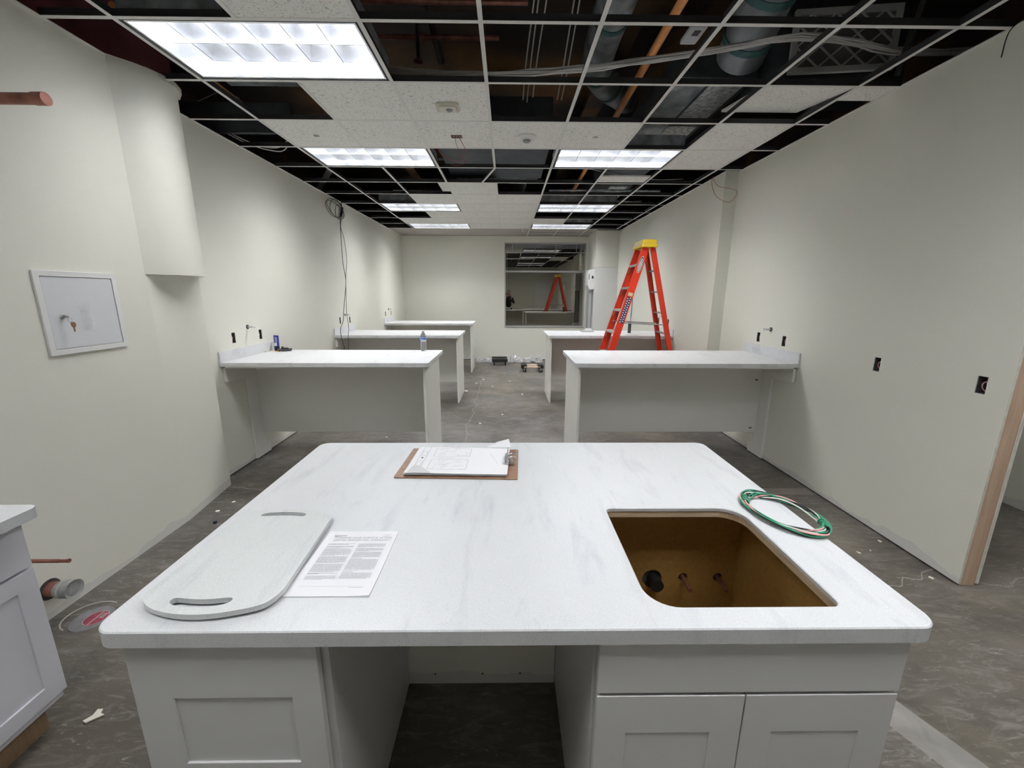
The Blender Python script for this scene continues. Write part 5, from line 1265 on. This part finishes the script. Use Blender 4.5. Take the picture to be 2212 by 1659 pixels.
# labels on the near front rail web
dirv = (fpt(ZT_, -1)-fpt(0.0, -1)).normalized(); wvv = Vector((1, 0, -0.294)).normalized()
nrm = dirv.cross(wvv).normalized(); nrm = nrm if nrm.y < 0 else -nrm
def rail_patch(zc, hl_, hw_, name, mat, off, ell=False, n=28):
    c_ = fpt(zc, -1)+nrm*(0.002+off)
    if ell: pts_ = [c_+dirv*hl_*math.cos(2*PI*k/n)+wvv*hw_*math.sin(2*PI*k/n) for k in range(n)]
    else: pts_ = [c_-dirv*hl_-wvv*hw_, c_+dirv*hl_-wvv*hw_, c_+dirv*hl_+wvv*hw_, c_-dirv*hl_+wvv*hw_]
    g = MB(); g.add(pts_, [tuple(range(len(pts_)))]); return g.build(name, mat, rails[('f', -1)], fixn=False)
rail_patch(1.995, 0.108, 0.030, 'logo_outer', M['plastic_w'], 0.0006, True)
rail_patch(1.995, 0.100, 0.0255, 'logo_ring', M['black'], 0.0011, True)
rail_patch(1.990, 0.086, 0.0185, 'logo_field', M['plastic_w'], 0.0016, True)
tx = text_mesh('WERNER', 0.036, M['black'], rails[('f', -1)], 0, 0, 0, 'logo_text', 1.0, 'CENTER')
bx_ = Matrix((( dirv.x, -wvv.x, nrm.x, 0), (dirv.y, -wvv.y, nrm.y, 0), (dirv.z, -wvv.z, nrm.z, 0), (0, 0, 0, 1)))
cc = fpt(1.990, -1)+nrm*0.0041+wvv*0.0125
tx.matrix_local = Matrix.Translation(cc) @ bx_
rail_patch(1.425, 0.175, 0.027, 'star_label', M['navy'], 0.0006)
rail_patch(1.625, 0.022, 0.030, 'eagle_label', M['cream'], 0.0008)
g = MB()
for k in range(11):
    for j in (-1, 1):
        c_ = fpt(1.425, -1)+nrm*0.0032+dirv*((k-5)*0.031+(0.008 if j > 0 else -0.008))+wvv*0.0135*j
        g.add([c_+dirv*0.0085*math.cos(2*PI*q/8)+wvv*0.0085*math.sin(2*PI*q/8) for q in range(8)], [tuple(range(8))])
g.build('stars', M['plastic_w'], rails[('f', -1)], fixn=False)

# ------------------------------------------------------------------ far right corner
root = empty('tall_white_cabinet', (4.145, 7.32, 0)); tag(root, 'tall white panelled cabinet in the far right corner under the soffit', 'cabinet')
g = MB(); g.box(-0.253, 0.2545, -0.469, 0.479, 0.0, 2.200); g.build('body', simple('bright_white_panel', (0.74, 0.74, 0.73), 0.4), root, bevel=0.002)
dsp = empty('wall_dispenser', (3.89, 7.02, 1.72)); tag(dsp, 'white wall dispenser with a dark display beside the window', 'dispenser')
g = MB(); g.prism([(-0.14, 0.42), (0.0, 0.45), (0.0, 0.0), (-0.10, 0.0), (-0.14, 0.10)][::-1], -0.14, 0.14, M=Matrix(((1, 0, 0, 0), (0, 0, -1, 0), (0, 1, 0, 0), (0, 0, 0, 1)))); g.build('housing', M['plastic_w'], dsp, bevel=0.006)
g = MB(); g.box(-0.055, -0.020, -0.1425, -0.1405, 0.24, 0.30); g.build('display', M['black'], dsp)
g = MB(); g.box(-0.128, -0.105, -0.1425, -0.1405, 0.22, 0.34); g.build('vent', M['plastic_g'], dsp)
g = MB(); g.box(-0.115, -0.085, -0.05, 0.0, -0.85, -0.002); g.box(-0.03, -0.005, -0.05, 0.0, -0.85, -0.002); g.build('side_rail', M['plastic_g'], dsp, bevel=0.002)
g = MB(); g.box(-0.084, -0.031, -0.04, -0.02, -0.85, -0.002); g.build('sight_panel', simple('pale_grey_panel', (0.5, 0.52, 0.52), 0.2), dsp)
g = MB(); g.add([(-0.17, -0.12, -0.93), (0.0, -0.12, -0.93), (0.0, 0.05, -0.93), (-0.17, 0.05, -0.93), (-0.13, -0.08, -0.86), (0.0, -0.08, -0.86), (0.0, 0.02, -0.86), (-0.13, 0.02, -0.86)], [(0, 3, 2, 1), (4, 5, 6, 7), (0, 1, 5, 4), (1, 2, 6, 5), (2, 3, 7, 6), (3, 0, 4, 7)]); g.build('base', M['plastic_w'], dsp, bevel=0.006)
sw = empty('light_switch', (3.876, 7.8, 1.505)); tag(sw, 'white light switch between the window and the tall cabinet', 'switch')
sw.location = (3.945-0.0, 7.8, 1.505)
sw.location = (3.889, 7.60, 1.505)
g = MB(); g.box(-0.006, 0.0, -0.075, 0.075, -0.06, 0.06); g.build('plate', M['plastic_w'], sw, bevel=0.002)
g = MB(); g.box(-0.012, -0.0065, -0.006, 0.006, -0.010, 0.010); g.build('toggle', M['plastic_w'], sw, bevel=0.001)
al = MB(); al.box(3.868, 3.889, 7.25, 7.34, 2.58, 2.72); thing(al, 'fire_strobe', M['plastic_w'], 'small white wall device high on the soffit side by the window', 'wall device', bevel=0.004)
# things on the far right table
g = MB(); g.prism(rrect(-0.10, 0.10, -0.07, 0.07, 0.01), 0.0, 0.012); thing(g, 'grey_pad', M['plastic_g'], 'flat grey pad on the far right table by the window', 'pad', bevel=0.003, loc=(3.262, 4.24, TH), rz=0.1)
ct = empty('caulk_tube', (3.885, 4.02, TH)); tag(ct, 'dark caulking tube with a white nozzle standing on the far right table', 'caulking tube')
g = MB(); g.lathe([(0.0, 0), (0.025, 0), (0.025, 0.175), (0.0, 0.176)], n=20); g.build('cartridge', M['charcoal'], ct, smooth=True)
g = MB(); g.lathe([(0.024, 0.1765), (0.012, 0.19), (0.009, 0.20), (0.003, 0.30), (0.0, 0.30)], n=16); g.build('nozzle', M['plastic_w'], ct, smooth=True)
g = MB(); g.box(-0.10, 0.10, -0.012, 0.012, 0, 0.003); thing(g, 'ruler', M['steel'], 'thin metal ruler lying on the far right table behind the ladder', 'ruler', loc=(3.83, 3.70, TH), rz=0.05)

# dollies
def make_dolly(L_, W_, label, rot, loc, dark_long):
    root = empty('furniture_dolly', loc, rot); tag(root, label, 'dolly', 'furniture dollies')
    zt = 0.135
    for s in (-1, 1):
        g = MB(); g.box(-L_/2+0.06, L_/2-0.06, s*(W_/2-0.035)-0.032, s*(W_/2-0.035)+0.032, zt-0.030, zt-0.006); g.build('wooden_rail', M['maple'], root, bevel=0.002)
        g = MB(); g.box(s*(L_/2-0.06)-0.06, s*(L_/2-0.06)+0.06, -W_/2, W_/2, zt-0.0055, zt+0.022); g.box(s*(L_/2-0.06)-0.0595, s*(L_/2-0.06)+0.0595, -W_/2, W_/2, zt-0.050, zt-0.0305); g.box(s*(L_/2-0.003)-0.003, s*(L_/2-0.003)+0.003, -W_/2, W_/2, zt-0.05, zt-0.0055); g.build('end_board', M['black'], root, bevel=0.004)
        for q in (-1, 1):
            x = s*(L_/2-0.06); y = q*(W_/2-0.05)
            c = empty('caster', (x, y, 0.0)); c.parent = root
            g = MB(); g.tube([(0.012, -0.013, 0.037), (0.012, 0.013, 0.037)], 0.037, 18); g.build('wheel', M['black'], c, smooth=True)
            g = MB(); g.box(-0.012, 0.024, -0.020, -0.017, 0.030, 0.080); g.box(-0.012, 0.024, 0.017, 0.020, 0.030, 0.080); g.box(-0.018, 0.028, -0.020, 0.020, 0.080, 0.0845); g.build('fork', M['steel'], c)
    return root
make_dolly(0.47, 0.30, 'wooden furniture dolly with black end boards seen side-on, nearer the camera', 0.0, (2.50, 6.22, 0), 0)
make_dolly(0.42, 0.36, 'wooden furniture dolly seen end-on beside the plastic sheeting, farther away', PI/2+0.04, (1.79, 7.10, 0), 0)

# crumpled plastic
g = MB(); rnd = random.Random(9); vs = []; fs = []
NXs, NYs = 46, 16
for j in range(NYs+1):
    for i in range(NXs+1):
        u = i/NXs; v = j/NYs
        hgt = (0.20*math.sin(PI*min(1, max(0, v)))**0.8)*(0.35+0.65*math.sin(PI*u)**0.7)*(0.6+0.5*math.sin(9*u+2)*math.sin(5*u))
        vs.append((1.22+1.60*u+rnd.uniform(-.02, .02), 7.36+0.36*v+rnd.uniform(-.02, .02), max(0.004, hgt+rnd.uniform(-0.035, 0.035))))
for j in range(NYs):
    for i in range(NXs): fs.append((j*(NXs+1)+i, j*(NXs+1)+i+1, (j+1)*(NXs+1)+i+1, (j+1)*(NXs+1)+i))
g.add(vs, fs); thing(g, 'plastic_sheeting', M['sheet'], 'crumpled clear plastic sheeting heaped against the back wall under the window', 'plastic sheeting', fixn=False)

# floor scraps
def chip(x, y, r, label, mat, grp=None, name='plaster_chip', seed=0):
    rn = random.Random(seed); n = 7; pts = [(r*rn.uniform(0.5, 1.1)*math.cos(2*PI*k/n), r*rn.uniform(0.35, 0.8)*math.sin(2*PI*k/n)) for k in range(n)]
    g = MB(); g.prism(pts, 0.0005, 0.006); o = g.build(name, mat, loc=(x, y, 0), rz=rn.uniform(0, 3)); tag(o, label, 'debris', grp); return o
for k, (x, y, r) in enumerate(((4.483, 0.035, 0.014), (4.331, -0.066, 0.008), (4.235, -0.089, 0.014), (4.46, -0.33, 0.02), (1.40, 5.01, 0.035), (1.275, 4.384, 0.05), (1.51, 5.35, 0.03), (1.70, 4.74, 0.03), (2.02, 5.2, 0.03), (2.215, 4.157, 0.03), (0.572, 2.088, 0.018), (1.62, 2.6, 0.025), (1.9, 3.0, 0.02))):
    chip(x, y, r, 'small white plaster chip lying on the grey concrete floor', M['ceramic'], 'white plaster chips on the floor', seed=k)
chip(-0.208, 0.592, 0.022, 'white plaster chip on the floor close to the left wall, before the bulkhead corner', M['ceramic'], seed=31)
chip(-0.239, 0.451, 0.020, 'triangular white chip on the floor left of the dark bottle cap', M['ceramic'], seed=33)
g = MB(); g.prism([(-0.035, -0.01), (-0.02, -0.022), (0.005, -0.012), (0.03, -0.004), (0.012, 0.008), (0.010, 0.026), (-0.008, 0.030), (-0.012, 0.006)], 0.002, 0.007); thing(g, 'cream_scrap', M['ceramic'], 'cream torn scrap on the floor beside the lower left cabinet', 'debris', loc=(0.352, -1.098, 0), rz=0.3)
g = MB(); g.lathe([(0.0, 0.0), (0.013, 0.0), (0.014, 0.010), (0.011, 0.016), (0.0, 0.017)], n=14); thing(g, 'bottle_cap', simple('dark_navy_plastic', (0.01, 0.012, 0.04), 0.4), 'tiny dark navy cap on the floor between the left wall and island', 'cap', loc=(-0.145, 0.29, 0), smooth=True)

# ------------------------------------------------------------------ the photographer, seen mirrored in the window
pr_ = empty('person', (2.04, -2.78, 0)); tag(pr_, 'person in a dark jacket holding up a phone, reflected small in the dark window', 'person')
def skin_body(name, verts, edges, radii, mat, parent, sub=2, root=0):
    me = bpy.data.meshes.new(name); me.from_pydata(verts, edges, []); me.update()
    o = bpy.data.objects.new(name, me); COL.objects.link(o); o.parent = parent
    me.materials.append(mat)
    md = o.modifiers.new('skin', 'SKIN'); md.use_smooth_shade = True
    sv = me.skin_vertices[0].data if me.skin_vertices else None
    for i, r in enumerate(radii):
        sv[i].radius = (r, r) if not isinstance(r, tuple) else r
        sv[i].use_root = (i == root)
    s_ = o.modifiers.new('sub', 'SUBSURF'); s_.levels = sub; s_.render_levels = sub
    return o
# facing +Y
V = [(0, 0, 0.95), (0, 0, 1.12), (0, 0.01, 1.30), (0, 0, 1.44), (0, 0.01, 1.52),
     (-0.19, 0, 1.40), (-0.27, 0.08, 1.17), (-0.13, 0.27, 1.34), (0.19, 0, 1.40), (0.27, 0.08, 1.17), (0.13, 0.27, 1.34)]
Ed = [(0, 1), (1, 2), (2, 3), (3, 4), (3, 5), (5, 6), (6, 7), (3, 8), (8, 9), (9, 10)]
R = [(0.16, 0.11), (0.145, 0.105), (0.17, 0.12), (0.12, 0.09), 0.055, 0.07, 0.052, 0.036, 0.07, 0.052, 0.036]
skin_body('jacket', V, Ed, R, M['jacket'], pr_)
V = [(0, 0, 0.96), (-0.10, 0, 0.86), (-0.11, 0.01, 0.48), (-0.11, -0.02, 0.09), (-0.115, 0.12, 0.04), (0.10, 0, 0.86), (0.11, 0.01, 0.48), (0.11, -0.02, 0.09), (0.115, 0.12, 0.04)]
Ed = [(0, 1), (1, 2), (2, 3), (3, 4), (0, 5), (5, 6), (6, 7), (7, 8)]
skin_body('trousers', V, Ed, [(0.15, 0.11), 0.09, 0.062, 0.045, 0.04, 0.09, 0.062, 0.045, 0.04], M['jeans'], pr_)
g = MB(); prof = [(0.0, 1.520), (0.045, 1.525), (0.062, 1.560), (0.073, 1.62), (0.077, 1.68), (0.072, 1.73), (0.050, 1.765), (0.0, 1.778)]
g.lathe(prof, (0, 0.02, 0), 20); g.lathe([(0.050, 1.46), (0.048, 1.54)], (0, 0.01, 0), 14)
hd = g.build('head', M['skin'], pr_, smooth=True)
g = MB(); g.add([(-0.012, 0.088, 1.640), (0.012, 0.088, 1.640), (0.0, 0.118, 1.638), (0.0, 0.090, 1.685)], [(0, 1, 2), (0, 2, 3), (1, 3, 2), (0, 3, 1)]); g.build('nose', M['skin'], hd)
for s in (-1, 1):
    g = MB(); g.lathe([(0.0, -0.008), (0.009, 0.0), (0.0, 0.008)], (s*0.028, 0.092, 1.672), 10); g.build('eye', M['hair'], hd, smooth=True)
    g = MB(); g.lathe([(0.0, -0.025), (0.010, -0.01), (0.012, 0.012), (0.0, 0.025)], (s*0.078, 0.015, 1.655), 8); g.build('ear', M['skin'], hd, smooth=True)
g = MB(); g.box(-0.020, 0.020, 0.088, 0.094, 1.598, 1.603); g.build('mouth', M['redbox'], hd)
g = MB(); hv = [(0.0, 1.800), (0.055, 1.790), (0.086, 1.75), (0.092, 1.70), (0.090, 1.64), (0.080, 1.56), (0.070, 1.52)]
g.lathe(hv, (0, -0.012, 0), 20); hr_ = g.build('hair', M['hair'], pr_, smooth=True)
bm = bmesh.new(); bm.from_mesh(hr_.data)
bmesh.ops.delete(bm, geom=[v for v in bm.verts if v.co.y > 0.045 and v.co.z < 1.735], context='VERTS'); bm.to_mesh(hr_.data); bm.free()
md = hr_.modifiers.new('sol', 'SOLIDIFY'); md.thickness = 0.008
for s in (-1, 1):
    w0 = Vector((s*0.13, 0.27, 1.34)); palm = Vector((s*0.085, 0.325, 1.575))
    V = [tuple(w0), tuple(w0.lerp(palm, 0.55)+Vector((s*0.03, 0, 0))), tuple(palm)]; Ed = [(0, 1), (1, 2)]; R = [0.030, 0.030, (0.030, 0.016)]
    for q in range(4):
        i = len(V); b0 = palm+Vector((0, 0.006, -0.022+0.018*q)); 
        V += [tuple(b0), tuple(b0+Vector((-s*0.020, 0.018, 0.004))), tuple(b0+Vector((-s*(0.044-0.004*abs(q-2)), 0.014, 0.006)))]
        Ed += [(2, i), (i, i+1), (i+1, i+2)]; R += [0.011, 0.009, 0.008]
    i = len(V); V += [tuple(palm+Vector((-s*0.012, -0.020, -0.01))), tuple(palm+Vector((-s*0.030, -0.022, 0.006)))]
    Ed += [(2, i), (i, i+1)]; R += [0.012, 0.009]
    skin_body('hand', V, Ed, R, M['skin'], pr_, 1)
ph = empty('phone', (1.9632, -2.4165, 1.622)); tag(ph, 'dark phone held up by the person reflected in the window', 'phone')
g = MB(); g.prism(rrect(-0.074, 0.074, -0.036, 0.036, 0.008), -0.004, 0.004, M=Matrix(((1, 0, 0, 0), (0, 0, -1, 0), (0, 1, 0, 0), (0, 0, 0, 1)))); g.build('case', M['black'], ph, bevel=0.001)
g = MB(); g.tube([(-0.05, 0.0042, 0.018), (-0.05, 0.0060, 0.018)], 0.009, 14); g.build('lens', M['charcoal'], ph)
